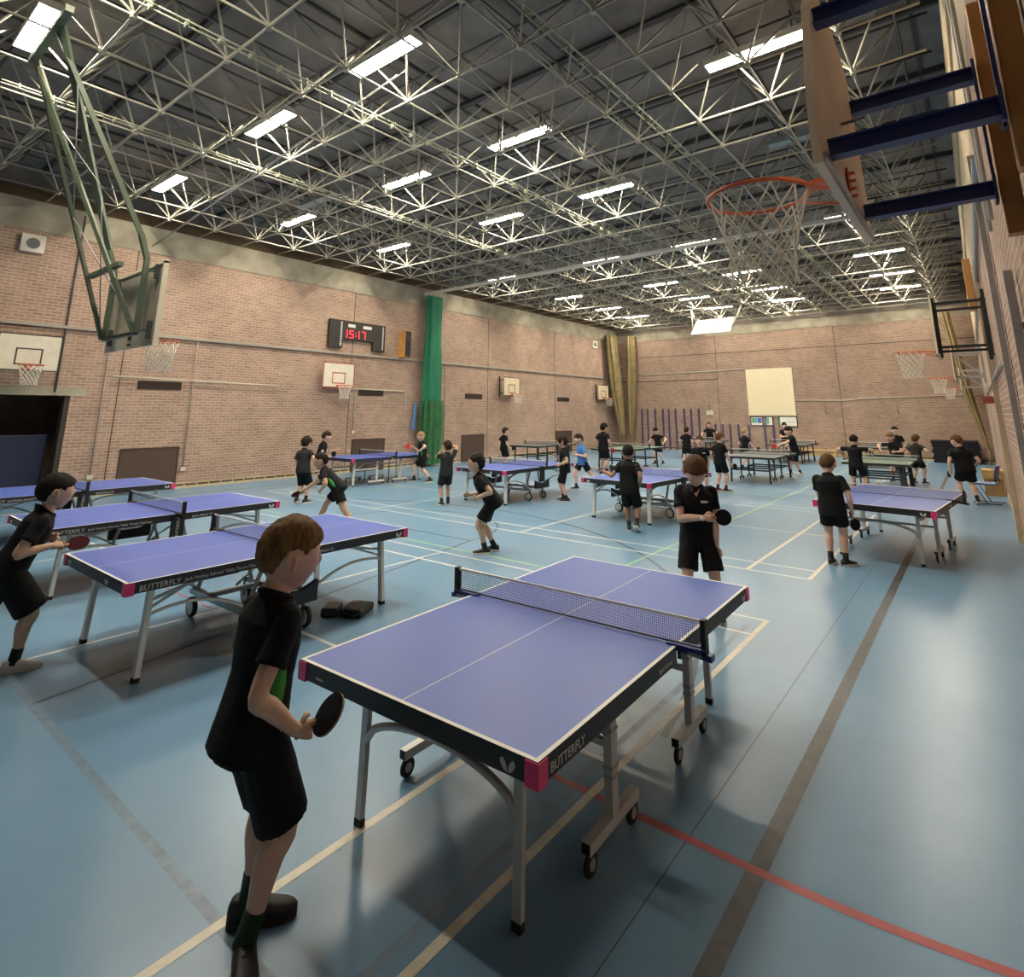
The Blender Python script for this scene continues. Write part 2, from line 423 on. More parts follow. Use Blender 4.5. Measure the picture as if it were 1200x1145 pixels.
# net rail across the hall and the cable ladders
rl = MB(); rl.b2((XL, 15.55, 6.78), (XR - .3, 15.67, 6.88))
for i in range(9): rl.cyl((-16.4 + i * 1.9, 15.61, 6.88), (-16.4 + i * 1.9, 15.61, 7.02), .015, n=6)
tag(rl.build('curtain_rail', WHITE), 'long white curtain rail crossing the ceiling above the green net', 'rail')
LADDER = mat('green_grey_ladder', (.34, .35, .26), .5)
for x, y0, y1, lb in ((-7.38, -1.2, 14.6, 'cable ladder running away under the roof, left one in the middle of the ceiling'),
                      (-3.78, -1.2, 14.6, 'cable ladder running away under the roof, by the light nearest the right wall'),
                      (-11.0, 1.2, 14.6, 'cable ladder under the roof between the two left light columns'),
                      (-6.9, 16.4, 31, 'cable ladder past the net rail over the far tables'),
                      (-3.6, 16.4, 31, 'cable ladder past the net rail near the hanging front net')):
    k = MB()
    for s_ in (-.055, .055): k.tube([(s_, 0, 0), (s_, y1 - y0, 0)], .014, 6)
    yy = .2
    while yy < y1 - y0: k.b2((-.06, yy, -.05), (.06, yy + .02, .035)); yy += .42
    tag(k.build('cable_ladder', LADDER, None, (x, y0, 6.93)), lb, 'cable ladder', 'cable ladders under the space frame')
# ------------------------------------------------------------------ fittings on the side wall
def wallrun(name, label, pts, r, m, cat='pipe', group=None):
    k = MB(); k.tube(pts, r, 8); return tag(k.build(name, m), label, cat, group)
xw = XL + .04
t = thing('conduit', 'long grey conduit running the whole left wall at mid height', 'pipe', (xw, 0, 4.07))
k = MB(); k.b2((-.035, YB, -.035), (.04, YF - .1, .035)); k.build('trunking', GREY_CONDUIT, t)
def drop(y, z0, z1, label):
    t = thing('conduit', label, 'pipe', (xw, y, 0), 0, 'wall conduits dropping to sockets')
    k = MB(); k.tube([(0, 0, z0), (0, 0, z1)], .016, 8); k.build('tube', GREY_CONDUIT, t)
    k = MB(); k.box((0, 0, z0 - .04), (.07, .13, .1), None, 0, .01); k.build('socket_box', PIPE, t)
    for z in (z0 + .6, z0 + 1.6):
        if z < z1: k = MB(); k.b2((-.03, -.03, z), (.02, .03, z + .03)); k.build('clip', GREY_CONDUIT, t)
drop(4.95, .5, 4.03, 'grey wall conduit ending in a socket right of the dark doorway')
drop(7.06, .55, 4.03, 'grey wall conduit with socket right of the first brown panel')
drop(16.95, .55, 4.03, 'grey wall conduit just right of the green net')
drop(12.5, 1.4, 2.7, 'short grey wall conduit beside the red-edged hoop')
wallrun('conduit', 'pale pipe on the left wall under the first vent slot', [(xw + .05, 5.1, 2.93), (xw + .05, 9.6, 2.86)], .02, PIPE)
wallrun('conduit', 'bent pale pipe under the red-edged hoop turning down by the green net', [(xw, 12.35, 2.86), (xw, 14.7, 2.84), (xw, 14.8, 2.78), (xw, 14.8, 2.3)], .022, PIPE)
wallrun('conduit', 'thin dark pipe up the left wall behind the hanging backboard', [(xw, 3.98, 2.5), (xw, 3.98, 6.95)], .022, DARK_STEEL)
DARKSLOT = mat('dark_vent', (.035, .024, .018), .8)
for y0, y1, lb in ((5.7, 6.78, 'dark vent slot in the brick under the hanging net on the left wall'), (12.67, 13.78, 'dark vent slot right of the red-edged hoop'),
                   (18.19, 19.29, 'dark vent slot right of the green net'), (25.21, 26.35, 'dark vent slot before the far olive nets')):
    t = thing('wall_vent', lb, 'vent', (XL, y0, 2.74), 0, 'vent slots in the side wall')
    k = MB(); w_ = y1 - y0; k.b2((-.02, 0, -.11), (.012, w_, .11)); k.build('opening', DARKSLOT, t)
    k = MB()
    for i in range(5): k.b2((.012, 0, -.1 + i * .045), (.022, w_, -.09 + i * .045))
    k.build('louvre', BROWN_PANEL, t)
for y0, y1, lb in ((5.55, 6.9, 'brown panel at the foot of the wall right of the doorway'), (12.55, 13.92, 'brown panel at the foot of the wall behind the white-legged blue table'),
                   (18.05, 19.42, 'brown panel at the foot of the wall behind the person in glasses'), (25.05, 26.5, 'brown panel at the foot of the wall near the far corner')):
    t = thing('wall_panel', lb, 'panel', (XL, y0, 0), 0, 'brown panels low on the side wall')
    k = MB(); k.b2((0, 0, .0), (.02, y1 - y0, 1.08)); k.build('board', BROWN_PANEL, t)
    k = MB(); k.b2((0, -.03, 0), (.03, 0, 1.11)); k.b2((0, y1 - y0, 0), (.03, y1 - y0 + .03, 1.11)); k.b2((0, 0, 1.08), (.03, y1 - y0, 1.11)); k.build('frame', mat('dark_brown_frame', (.05, .03, .02), .6), t)
for y, z, lb in ((3.05, 5.99, 'white square loudspeaker with round grey grille high above the doorway'), (29.1, 6.0, 'small white square loudspeaker high on the wall near the olive nets')):
    t = thing('loudspeaker', lb, 'loudspeaker', (XL, y, z))
    k = MB(); k.box((.05, 0, 0), (.1, .46, .43), None, 0, .015); k.build('housing', WHITE, t)
    k = MB(); k.cyl((.1, 0, 0), (.108, 0, 0), .13, n=24); k.build('grille', mat('grey_grille', (.2, .2, .19), .7), t)
# scoreboard
LABELW = mat('white_lettering', (.75, .74, .68), .6)
t = thing('scoreboard', 'black electronic scoreboard showing 15:17 in red on the left wall', 'scoreboard', (XL, 11.24, 4.26))
PANEL = mat('score_panel', (.03, .026, .022), .5)
k = MB(); k.b2((.02, 0, 0), (.12, .56, .98), 0); k.build('home_panel', PANEL, t)
k = MB(); k.b2((.02, 1.86, 0), (.12, 2.40, .98), 0); k.build('guest_panel', PANEL, t)
k = MB(); k.b2((.02, .56, .32), (.12, 1.86, .98), 0); k.build('clock_panel', PANEL, t)
LED = mat('red_led', (.5, 0, 0), .5, emit=(1, .03, .05), estr=3.2)
SEG = {'1': 'bc', '5': 'afgcd', '7': 'abc'}
def digit(mb, ch, y, z, wd, hg, th):
    P = {'a': ((y, z + hg), (y + wd, z + hg)), 'b': ((y + wd, z + hg), (y + wd, z + hg / 2)), 'c': ((y + wd, z + hg / 2), (y + wd, z)), 'd': ((y, z), (y + wd, z)),
         'e': ((y, z), (y, z + hg / 2)), 'f': ((y, z + hg / 2), (y, z + hg)), 'g': ((y, z + hg / 2), (y + wd, z + hg / 2))}
    for c in SEG[ch]:
        (ya, za), (yb, zb) = P[c]
        mb.b2((.12, min(ya, yb) - th / 2, min(za, zb) - th / 2), (.126, max(ya, yb) + th / 2, max(za, zb) + th / 2))
for ch, y in (('1', .57), ('5', .83), ('1', 1.08), ('7', 1.35)):
    k = MB(); digit(k, ch, y, .39, .14, .25, .030); k.build('digit', LED, t)
k = MB(); k.b2((.12, 1.075, .44), (.126, 1.10, .475)); k.b2((.12, 1.075, .55), (.126, 1.10, .585)); k.build('colon', LED, t)

for y0, y1 in ((.74, 1.04), (1.38, 1.76)): k = MB(); k.b2((.12, y0, .76), (.124, y1, .87)); k.build('name_plate', LABELW, t)
for y in (.44, 2.26):
    k = MB()
    for i in range(15): k.b2((.12, y, .07 + i * .058), (.124, y + .06, .11 + i * .058))
    k.build('side_strip', LABELW, t)
# column loudspeaker
t = thing('loudspeaker', 'tall column loudspeaker with orange wooden sides beside the scoreboard', 'loudspeaker', (XL, 14.5, 4.13))
k = MB(); k.b2((0, -.12, 0), (.42, .14, 1.0)); k.build('cabinet', TIMBER, t)
k = MB(); k.b2((.42, -.12, .01), (.44, .14, .99)); k.build('front_cloth', BLACK, t)

# ------------------------------------------------------------------ basketball goals
def ring_net(parent, c, top=.225, h=.43, m=NET_ROPE, r=.0048, rows=6, n=12):
    k = MB(); c = V(*c)
    def rad(u): return top * (1 - .36 * min(u * 1.5, 1) ** .8 + .05 * max(0, u - .7))
    lv = [0] + [.22 + .78 * i / rows for i in range(rows + 1)]
    def P(i, j): a = 2 * PI * (j + (.5 if i % 2 else 0)) / n; return c + V(math.cos(a) * rad(lv[i]), math.sin(a) * rad(lv[i]), -h * lv[i] - .01)
    for i in range(len(lv) - 1):
        for j in range(n):
            p, q1, q2 = P(i, j), P(i + 1, j - (1 if i % 2 == 0 else 0)), P(i + 1, j + (0 if i % 2 == 0 else 1))
            for q in (q1, q2):
                mid = (p + q) / 2 + V(0, 0, -.006 if i else 0)
                k.tube([p, mid, q], r, 4, caps=False)
    return k.build('net', m, parent)
def rim(parent, c, m=ORANGE_RIM, r=.0095, arm=.15, toward=(0, -1, 0), plate=True):
    """rim centred c (local); toward = direction to the backboard"""
    k = MB(); c = V(*c); d = V(*toward); sd = V(d.y, -d.x, 0)
    k.tube([c + V(math.cos(2 * PI * i / 36) * .23, math.sin(2 * PI * i / 36) * .23, 0) for i in range(36)], r, 8, closed=True)
    o = k.build('rim', m, parent)
    for e in (-1, 1):
        k = MB(); k.tube([c + d * .13 + sd * .19 * e, c + d * .38 + sd * .09 * e + V(0, 0, -.09)], .007, 6); k.build('brace', m, o)
    p = c + d * .225; q = c + d * .39
    k = MB(); k.poly([p + sd * .045 + V(0, 0, -.012), p - sd * .045 + V(0, 0, -.012), q - sd * .08 + V(0, 0, -.012), q + sd * .08 + V(0, 0, -.012)], (0, 0, 1), .02)
    k.poly([q + sd * .08 + V(0, 0, .03), q - sd * .08 + V(0, 0, .03), q - sd * .08 + V(0, 0, -.11), q + sd * .08 + V(0, 0, -.11)], -d, .008)
    k.build('mounting_plate', m, o)
    return o
def wall_goal(loc, rz, label, out, w_, h_, zb, board, edge, rimz, frame_m, fat=.03, square=None, zmin=None):
    """local +Y points out of the wall; loc at wall, floor level"""
    t = thing('basketball_hoop', label, 'basketball hoop', loc, rz, 'basketball hoops on the walls')
    k = MB(); k.b2((-w_ / 2, out - .025, zb), (w_ / 2, out, zb + h_)); o = k.build('backboard', board, t)
    k = MB(); e = fat
    for a, b_ in (((-w_ / 2, zb), (w_ / 2, zb + e)), ((-w_ / 2, zb + h_ - e), (w_ / 2, zb + h_)), ((-w_ / 2, zb + e), (-w_ / 2 + e, zb + h_ - e)), ((w_ / 2 - e, zb + e), (w_ / 2, zb + h_ - e))):
        k.b2((a[0], out, a[1]), (b_[0], out + .004, b_[1]))
    k.build('border', edge, o)
    k = MB(); sw, sh, e = .5 * w_ / 1.2, .38 * h_ / .85, .03; z0 = zb + .14
    for a, b_ in (((-sw / 2, z0), (sw / 2, z0 + e)), ((-sw / 2, z0 + sh - e), (sw / 2, z0 + sh)), ((-sw / 2, z0 + e), (-sw / 2 + e, z0 + sh - e)), ((sw / 2 - e, z0 + e), (sw / 2, z0 + sh - e))):
        k.b2((a[0], out, a[1]), (b_[0], out + .004, b_[1]))
    k.build('target_square', square or edge, o)
    rim(t, (0, out + .385, rimz)); ring_net(t, (0, out + .385, rimz))
    for s in (-1, 1):
        x = s * w_ * .32
        k = MB()
        for z in (zb + .12, zb + h_ - .12): k.beam((x, 0, z), (x, out - .025, z), .04, .04)
        k.beam((x, out - .04, zb + .02), (x, out - .04, zb + h_ - .02), .03, .04); k.beam((x, .03, zb - .05), (x, .03, zb + h_ + .05), .03, .05)
        (k.beam((x, .02, zb + .12), (x, out - .04, zb + h_ - .12), .02, .02) if frame_m is GREY_METAL else None)
        k.build('bracket', frame_m, t)
    return t
BOARD = mat('white_backboard', (.74, .68, .55), .5, noise=.05); CRB = mat('cream_backboard', (.70, .60, .42), .55, noise=.06)
BEDGE = mat('black_border', (.03, .03, .03), .5); REDGE = mat('red_border', (.38, .05, .04), .5)
LW = -PI / 2      # local +Y -> world +X
wall_goal((XL, 3.25, 0), LW, 'white black-edged basketball hoop above the dark doorway', .66, 1.16, .84, 2.93, BOARD, BEDGE, 3.05, DARK_STEEL)
wall_goal((XL, 11.62, 0), LW, 'red-edged white basketball hoop below the scoreboard', .3, 1.24, .85, 2.86, BOARD, REDGE, 2.93, mat('red_frame', (.30, .05, .04), .5))
wall_goal((XL, 20.85, 0), LW, 'cream basketball hoop on a black frame right of the green net', .45, 1.2, .86, 2.80, CRB, BEDGE, 2.88, BLACK_PAINT, square=BEDGE)
wall_goal((XL, 29.55, 0), LW, 'cream basketball hoop nearest the far olive nets', .3, 1.2, .86, 2.78, CRB, BEDGE, 2.88, BLACK_PAINT, square=BEDGE)
RW = PI / 2       # local +Y -> world -X
wall_goal((XR, 11.72, 0), RW, 'basketball hoop on a black frame, second along the right wall', .72, 1.25, .95, 2.95, BOARD, BEDGE, 3.05, BLACK_PAINT)
wall_goal((XR, 20.9, 0), RW, 'basketball hoop third along the right wall', .72, 1.2, .9, 2.95, BOARD, BEDGE, 3.05, GREY_METAL)
wall_goal((XR, 29.2, 0), RW, 'small far basketball hoop last along the right wall', .72, 1.2, .9, 2.95, BOARD, BEDGE, 3.05, GREY_METAL)

# the large goal close to the camera on the right wall
t = thing('basketball_hoop', 'large plywood-backed basketball hoop overhead on blue beams, closest to the camera', 'basketball hoop', (0, 2.74, 0), 0, 'basketball hoops on the walls')
k = MB(); xb = -.315
half = [(.0, 2.90), (.615, 2.90), (.615, 3.16), (.50, 3.62), (.40, 3.74), (.25, 3.81), (0, 3.83)]
out = [(y, z) for y, z in half] + [(-y, z) for y, z in reversed(half[1:-1])]
k.poly([(xb, y, z) for y, z in out], (-1, 0, 0), .03); o = k.build('backboard', PLY, t)
k = MB(); k.poly([(xb - .03, y * .985, 2.91 + (z - 2.90) * .985) for y, z in out], (-1, 0, 0), .003); k.build('playing_face', BOARD, o)
k = MB(); k.beam((xb + .006, -.6, 2.93), (xb + .006, .6, 2.93), .012, .025); k.build('steel_edge', GREY_METAL, o)
rim(t, (-.705, 0, 3.05), toward=(1, 0, 0), r=.0105); ring_net(t, (-.705, 0, 3.05), r=.0045, top=.222)
k = MB()
for z in (2.95, 2.985, 3.02, 3.055): k.cyl((xb, -.03, z), (xb + .03, -.03, z), .008, n=8)
k.b2((xb, -.045, 2.93), (xb + .006, .03, 3.08)); k.build('bolt_plate', ORANGE_RIM, t)
k = MB()
for y, z in ((-.02, 3.30), (.40, 3.50)): k.cyl((xb, y, z), (xb + .06, y, z), .007, n=8)
k.build('bolts', DARK_STEEL, t)
for y, z in ((-.44, 3.58), (.44, 3.58), (-.44, 3.01), (.44, 3.01)):
    k = MB(); x0, x1 = xb, .20
    k.b2((x0, y - .03, z - .035), (x1, y + .03, z - .027)); k.b2((x0, y - .03, z + .027), (x1, y + .03, z + .035)); k.b2((x0, y - .004, z - .027), (x1, y + .004, z + .027))
    k.b2((x1 - .012, y - .05, z - .06), (x1, y + .05, z + .06)); k.build('beam', NAVY, t)
for y in (-.44, .44):
    k = MB(); k.beam((.195, y - .0, 2.95), (.195, y, 3.66), .012, .03); k.build('upright', NAVY, t)
    k = MB(); k.box((.247, y + .045, 3.38), (.075, .075, 1.16), None, 0, .008); k.build('timber_plank', TIMBER, t)
    k = MB()
    for z in (2.9, 3.8): k.b2((.285, y - .05, z), (XR, y + .1, z + .05))
    k.build('wall_fixing', GREY_METAL, t)

# the goal hung from the roof, seen from behind
t = thing('basketball_hoop', 'roof-hung basketball hoop seen from behind on green steel struts', 'basketball hoop', (-9.3, 2.86, 0), 0)
BACKPLY = mat('grey_weathered_ply', (.40, .37, .29), .65, noise=.28, nscale=2.5)
k = MB(); k.b2((-.92, 0, 2.9), (.92, .035, 4.02)); o = k.build('backboard', BACKPLY, t)
k = MB(); k.b2((-.93, -.02, 2.89), (-.90, .045, 4.03)); k.b2((.90, -.02, 2.89), (.93, .045, 4.03)); k.b2((-.93, -.02, 4.0), (.93, .045, 4.04)); k.build('edge_strip', CREAM, o)
k = MB(); k.b2((-.07, -.004, 3.02), (.07, 0, 3.07)); k.b2((-.07, -.004, 2.94), (.07, 0, 2.97)); k.build('bolt_slot', BLACK, o)
rim(t, (-.02, .42, 3.05)); ring_net(t, (-.02, .42, 3.05), r=.006)
def strut(name, pts, wd, parent=t):
    k = MB()
    for p, q in zip(pts[:-1], pts[1:]): k.beam(p, q, wd, wd * .8)
    return k.build(name, GREEN_PAINT, parent)
for s in (-1, 1):
    x = s * .62
    strut('strut', [(x, -.16, 3.06), (-.66 - .05 * s, -1.5, 7.02)], .06)
    strut('strut', [(x, -.13, 3.06), (x, -.13, 4.08), (x, -.24, 4.4), (.42 - .10 * s, -1.45, 6.98)], .075)
    strut('arm', [(x, -.10, 3.1), (x + s * .12, -.0, 3.1)], .05); strut('arm', [(x, -.10, 3.92), (x + s * .12, 0, 3.92)], .05)
    k = MB(); k.b2((x + s * .12 - .03, -.05, 2.98), (x + s * .12 + .03, 0, 3.22)); k.b2((x + s * .12 - .03, -.05, 3.8), (x + s * .12 + .03, 0, 4.0)); k.build('clamp', DARK_STEEL, t)
strut('crossbar', [(-.62, -.42, 3.95), (.62, -.42, 3.95)], .07)
strut('crossbar', [(-.62, -.13, 3.06), (.62, -.13, 3.06)], .06)
k = MB()
for a, b_ in (((-.62, -.2, 3.2), (.62, -.75, 4.8)), ((.62, -.2, 3.2), (-.62, -.75, 4.8)), ((-.62, -.75, 4.9), (.62, -1.2, 6.2)), ((.62, -.75, 4.9), (-.62, -1.2, 6.2)), ((.62, -.05, 4.3), (3.4, 1.9, 6.9)), ((.5, -.05, 4.3), (3.2, 1.9, 6.9))):
    k.tube([a, b_], .008, 6)
k.build('brace_rod', GREY_METAL, t)
k = MB(); k.beam((-.85, -1.48, 7.0), (.95, -1.48, 7.0), .09, .09); k.build('hinge_beam', GREEN_PAINT, t)

# the far roof goal swung up under the ceiling
t = thing('basketball_hoop', 'white basketball backboard swung up under the ceiling at the far end', 'basketball hoop', (-9.2, 26.1, 6.0))
rx = Matrix.Rotation(math.radians(-48), 3, 'X')
def pt(x, y, z): return rx @ V(x, y, z)
k = MB(); k.box((0, 0, 0), (1.84, .03, 1.1), rx); o = k.build('backboard', mat('bright_backboard', (.85, .82, .74), .45), t)
k = MB()
for a, b_ in (((-.3, -.35), (.3, -.31)), ((-.3, .07), (.3, .11)), ((-.3, -.31), (-.26, .07)), ((.26, -.31), (.3, .07))):
    k.box(pt((a[0] + b_[0]) / 2, -.017, (a[1] + b_[1]) / 2), (b_[0] - a[0], .004, b_[1] - a[1]), rx)
k.build('target_square', BEDGE, o)
k = MB(); c = V(0, -.40, -.40)
k.tube([pt(c.x + math.cos(2 * PI * i / 24) * .23, c.y + math.sin(2 * PI * i / 24) * .23, c.z) for i in range(24)], .01, 6, closed=True); k.tube([pt(-.05, -.02, -.4), pt(-.05, -.18, -.4)], .012, 6); k.tube([pt(.05, -.02, -.4), pt(.05, -.18, -.4)], .012, 6)
k.build('rim', ORANGE_RIM, t)
for s in (-1, 1):
    k = MB(); k.tube([pt(s * .9, .03, .35), V(s * 1.2, .56, .98)], .03, 6); k.tube([pt(s * .9, .03, -.3), V(s * 1.2, .56, .98)], .03, 6); k.build('strut', STEEL, t)

k = MB(); k.beam((-1.5, .56, 1.0), (1.5, .56, 1.0), .07, .07); k.build('hinge_beam', STEEL, t)

# ------------------------------------------------------------------ gathered nets and curtains
def gathered(name, path, hw, mat_, parent, folds=9, thick=.11, nz=14, prof=None, seed=1):
    """bundle of hanging cloth: a closed folded cross-section lofted down a path of (x,y,z)"""
    rnd = random.Random(seed); n = folds * 8; k = MB(); ph = [rnd.random() * 6.28 for _ in range(4)]
    vs = []; fs = []
    for i, p in enumerate(path):
        sc = prof[i] if prof else 1
        for j in range(n):
            a = 2 * PI * j / n
            rr = 1 + .16 * math.sin(folds * a + ph[0] + .35 * math.sin(i * .9 + ph[1])) + .07 * math.sin((folds * 2 + 1) * a + ph[2] + i * .3)
            vs.append((p[0] + math.sin(a) * thick * rr * sc, p[1] + math.cos(a) * hw * rr * sc, p[2]))
    for i in range(len(path) - 1):
        for j in range(n): fs.append((i * n + j, i * n + (j + 1) % n, (i + 1) * n + (j + 1) % n, (i + 1) * n + j))
    k.add(vs, fs, 0, True); return k.build(name, mat_, parent)
GREEN_MESH = net_mat('green_mesh', (.012, .20, .105), .03, .008, 'yz', solid=.62)
GREEN_CLOTH = mat('green_net_cloth', (.012, .115, .032), .75, noise=.25, nscale=6, sheen=.2)
t = thing('divider_net', 'tall green divider net gathered against the left wall', 'net', (XL + .3, 15.95, 0))
gathered('upper_mesh', [(0, 0, 6.74 - i * .332) for i in range(14)], .42, GREEN_MESH, t, 6, .13, prof=[.88] * 5 + [.9, .93, .97, 1, 1.03, 1.05, 1.06, 1.06, 1.05], seed=3)
gathered('lower_skirt', [(0, .02, 2.5 - i * .22) for i in range(12)], .52, GREEN_CLOTH, t, 11, .24, prof=[.9, .97, 1, 1.02, 1.03, 1.02, 1, .98, .96, .94, .92, .86], seed=5)
k = MB(); k.tube([(.0, -.4, 6.75), (0, .42, 6.75)], .02, 6); k.build('top_rail', GREY_METAL, t)
t = thing('cloth', 'pale blue cloth tucked behind the green net', 'cloth', (XL + .05, 15.16, 0))
k = MB(); k.add([(0, -.02, 1.35), (0, .16, 1.4), (.02, .2, 2.4), (.02, .1, 2.45), (.05, -.02, 1.35), (.05, .16, 1.4), (.07, .2, 2.4), (.07, .1, 2.45)], [(0, 1, 2, 3), (4, 7, 6, 5), (0, 4, 5, 1), (1, 5, 6, 2), (2, 6, 7, 3), (3, 7, 4, 0)]); k.build('sheet', mat('pale_blue_cloth', (.14, .27, .55), .7), t)
OLIVE = mat('olive_net', (.24, .185, .085), .85, noise=.22, nscale=3)
def olive(label, top, mid, bot, hw, seed, ztop=6.6, zbot=.75):
    t = thing('cricket_net', label, 'net', (0, 0, 0), 0, 'olive nets gathered in the corners')
    path = []; prof = []
    for i in range(16):
        u = i / 15; z = ztop + (zbot - ztop) * u
        bx = (1 - u) ** 2 * top[0] + 2 * u * (1 - u) * mid[0] + u * u * bot[0]; by = (1 - u) ** 2 * top[1] + 2 * u * (1 - u) * mid[1] + u * u * bot[1]
        path.append((bx, by, z)); prof.append(1.0 - .08 * u if u < .5 else .96 - .62 * ((u - .5) / .5) ** 1.6)
    gathered('net_bundle', path, hw, OLIVE, t, 7, hw * .6, prof=prof, seed=seed)
    k = MB(); k.tube([(p[0] + .02, p[1] - hw * 1.05 * pr_, p[2]) for p, pr_ in zip(path, prof)], .02, 6); k.build('edge_rope', mat('pale_rope', (.45, .36, .2), .8), t)
    k = MB(); k.tube([(bot[0], bot[1], zbot), (bot[0], bot[1] + .05, .0)], .05, 6); k.build('tail', OLIVE, t)
olive('left of two olive cricket nets hanging in the far left corner', (XL + .45, 30.45), (XL + .5, 30.6), (XL + .8, 30.85), .46, 11)
olive('right of two olive cricket nets hanging in the far left corner', (XL + 1.3, 31.35), (XL + 1.3, 31.35), (XL + 1.05, 31.4), .37, 12)
olive('olive cricket net hanging in the far right corner', (XR - .9, 30.9), (XR - .7, 30.6), (XR - .16, 30.35), .26, 13, 6.4, .6)

# ------------------------------------------------------------------ things on the far wall
t = thing('projection_screen', 'large pale cream screen panel on the far wall', 'screen', (-8.44, YF - .035, 3.14))
k = MB(); k.b2((-1.17, -.03, -1.2), (1.17, -.005, 1.2)); k.build('panel', mat('cream_screen', (.80, .70, .48), .6, noise=.03), t)
k = MB(); k.b2((-1.19, -.035, -1.22), (1.19, 0, -1.2)); k.b2((-1.19, -.035, 1.2), (1.19, 0, 1.22)); k.build('batten', CREAM, t)
def poster(x0, x1, z0, z1, label, cols):
    t = thing('poster', label, 'poster', ((x0 + x1) / 2, YF, (z0 + z1) / 2), 0, 'framed notices under the screen')
    hw_, hh = (x1 - x0) / 2, (z1 - z0) / 2
    k = MB(); k.b2((-hw_, -.03, -hh), (hw_, 0, hh)); k.build('frame', BLACK, t)
    k = MB(); k.b2((-hw_ + .04, -.033, -hh + .04), (hw_ - .04, -.03, hh - .04)); sh = k.build('sheet', WHITE, t)
    for i, (a, b_, c, d, col) in enumerate(cols):
        k = MB(); k.b2((-hw_ + 2 * hw_ * a, -.035, -hh + 2 * hh * c), (-hw_ + 2 * hw_ * b_, -.033, -hh + 2 * hh * d)); k.build('printed_block', mat('print_%s' % col[0], col[1], .6), sh)
GB, BB, TB = ('green', (.10, .40, .18)), ('blue', (.07, .16, .50)), ('teal', (.12, .40, .42))
poster(-9.56, -8.93, 1.39, 1.87, 'framed poster with green and blue blocks, left under the screen', [(.1, .3, .3, .85, GB), (.32, .52, .3, .85, TB), (.56, .9, .3, .85, BB)])
poster(-8.79, -8.42, 1.40, 1.89, 'narrow framed notice, middle one under the screen', [(.15, .45, .2, .85, TB)])
poster(-8.16, -7.25, 1.36, 1.90, 'wide white framed notice, right one under the screen', [(.04, .1, .05, .95, GB), (.15, .9, .42, .46, TB)])
POST = mat('purple_blue_post', (.065, .05, .14), .5)
tall = (753, 758, 767, 775.8, 782, 790, 799.5, 807.3, 817)
xs_t = [-15.84, -15.47, -14.98, -14.5, -14.14, -13.72, -13.2, -12.8, -12.35]; xs_s = [-11.95, -11.45, -11.05, -10.65, -10.2, -9.66, -8.85, -8.42]
for i, x in enumerate(xs_t + xs_s):
    tl = i < 9
    t = thing('climbing_bar_post', ('tall' if tl else 'short') + ' purple-blue climbing post on the far wall, ' + ('left group by the olive nets' if tl else 'right group towards the screen'), 'post', (x, YF - .08, 0), 0, 'tall climbing posts' if tl else 'short climbing posts')
    k = MB(); k.b2((-.045, -.03, .02), (.03, .04, 2.28 if tl else 1.45)); k.build('upright', POST, t)
    k = MB(); k.b2((-.09, -.09, 0), (.07, .06, .02)); k.build('foot_plate', BLACK, t)
wallrun('conduit', 'pale thin pipe along the far wall left of the screen', [(XL, YF - .03, 4.26), (-11.3, YF - .03, 4.34), (-9.64, YF - .03, 4.40)], .02, PIPE)
wallrun('conduit', 'pale thin pipe along the far wall right of the screen', [(-7.25, YF - .03, 2.68), (-4.9, YF - .03, 2.66), (-4.4, YF - .03, 2.74), (XR - .05, YF - .03, 2.85)], .02, PIPE)
t = thing('conduit', 'thin conduit with socket box on the far wall left of the short posts', 'pipe', (-11.75, YF - .03, 0), 0)
k = MB(); k.tube([(0, 0, 2.1), (0, 0, 3.86)], .015, 6); k.build('tube', GREY_CONDUIT, t); k = MB(); k.box((.02, 0, 2.05), (.38, .06, .24), None, 0, .015); k.build('socket_box', PIPE, t)
for x, lb in ((-5.9, 'dark hook hanging on the far wall right of the screen'), (-2.9, 'dark hook hanging on the far wall above the far right table')):
    t = thing('wall_hook', lb, 'hook', (x, YF, 2.2)); k = MB(); k.tube([(0, -.03, .22), (0, -.03, -.1), (.06, -.06, -.2)], .022, 6); k.build('hook_bar', DARK_STEEL, t)
t = thing('bench', 'long yellow wooden gym bench along the far wall', 'bench', (-5.6, YF - .45, 0))
BENCHW = mat('yellow_pine', (.62, .42, .15), .5, noise=.1, nscale=6)
k = MB(); k.b2((-1.75, -.13, .27), (1.75, .13, .33)); k.build('seat', BENCHW, t)
k = MB(); k.b2((-1.7, -.03, .09), (1.7, .03, .16)); k.build('rail', BENCHW, t)
for x in (-1.5, 0, 1.5): k = MB(); k.b2((x - .03, -.12, 0), (x + .03, .12, .27)); k.build('leg', BENCHW, t)
MATB = mat('black_gym_mat', (.006, .007, .014), .9, noise=.3, nscale=5)
for i in range(7):
    dx = random.uniform(-.05, .05)
    nm = ('lowest', 'second lowest', 'third lowest', 'middle', 'third from top', 'second from top', 'topmost')[i]
    if i == 3: nm = 'fourth lowest'
    k = MB(); k.box((-.90 + dx, YF - .75, .065 + i * .131), (1.62, 1.1, .127), None, 0, .03)
    tag(k.build('gym_mat', MATB), nm + ' black gym mat of the stack in the far right corner', 'gym mat', 'stacked black gym mats')

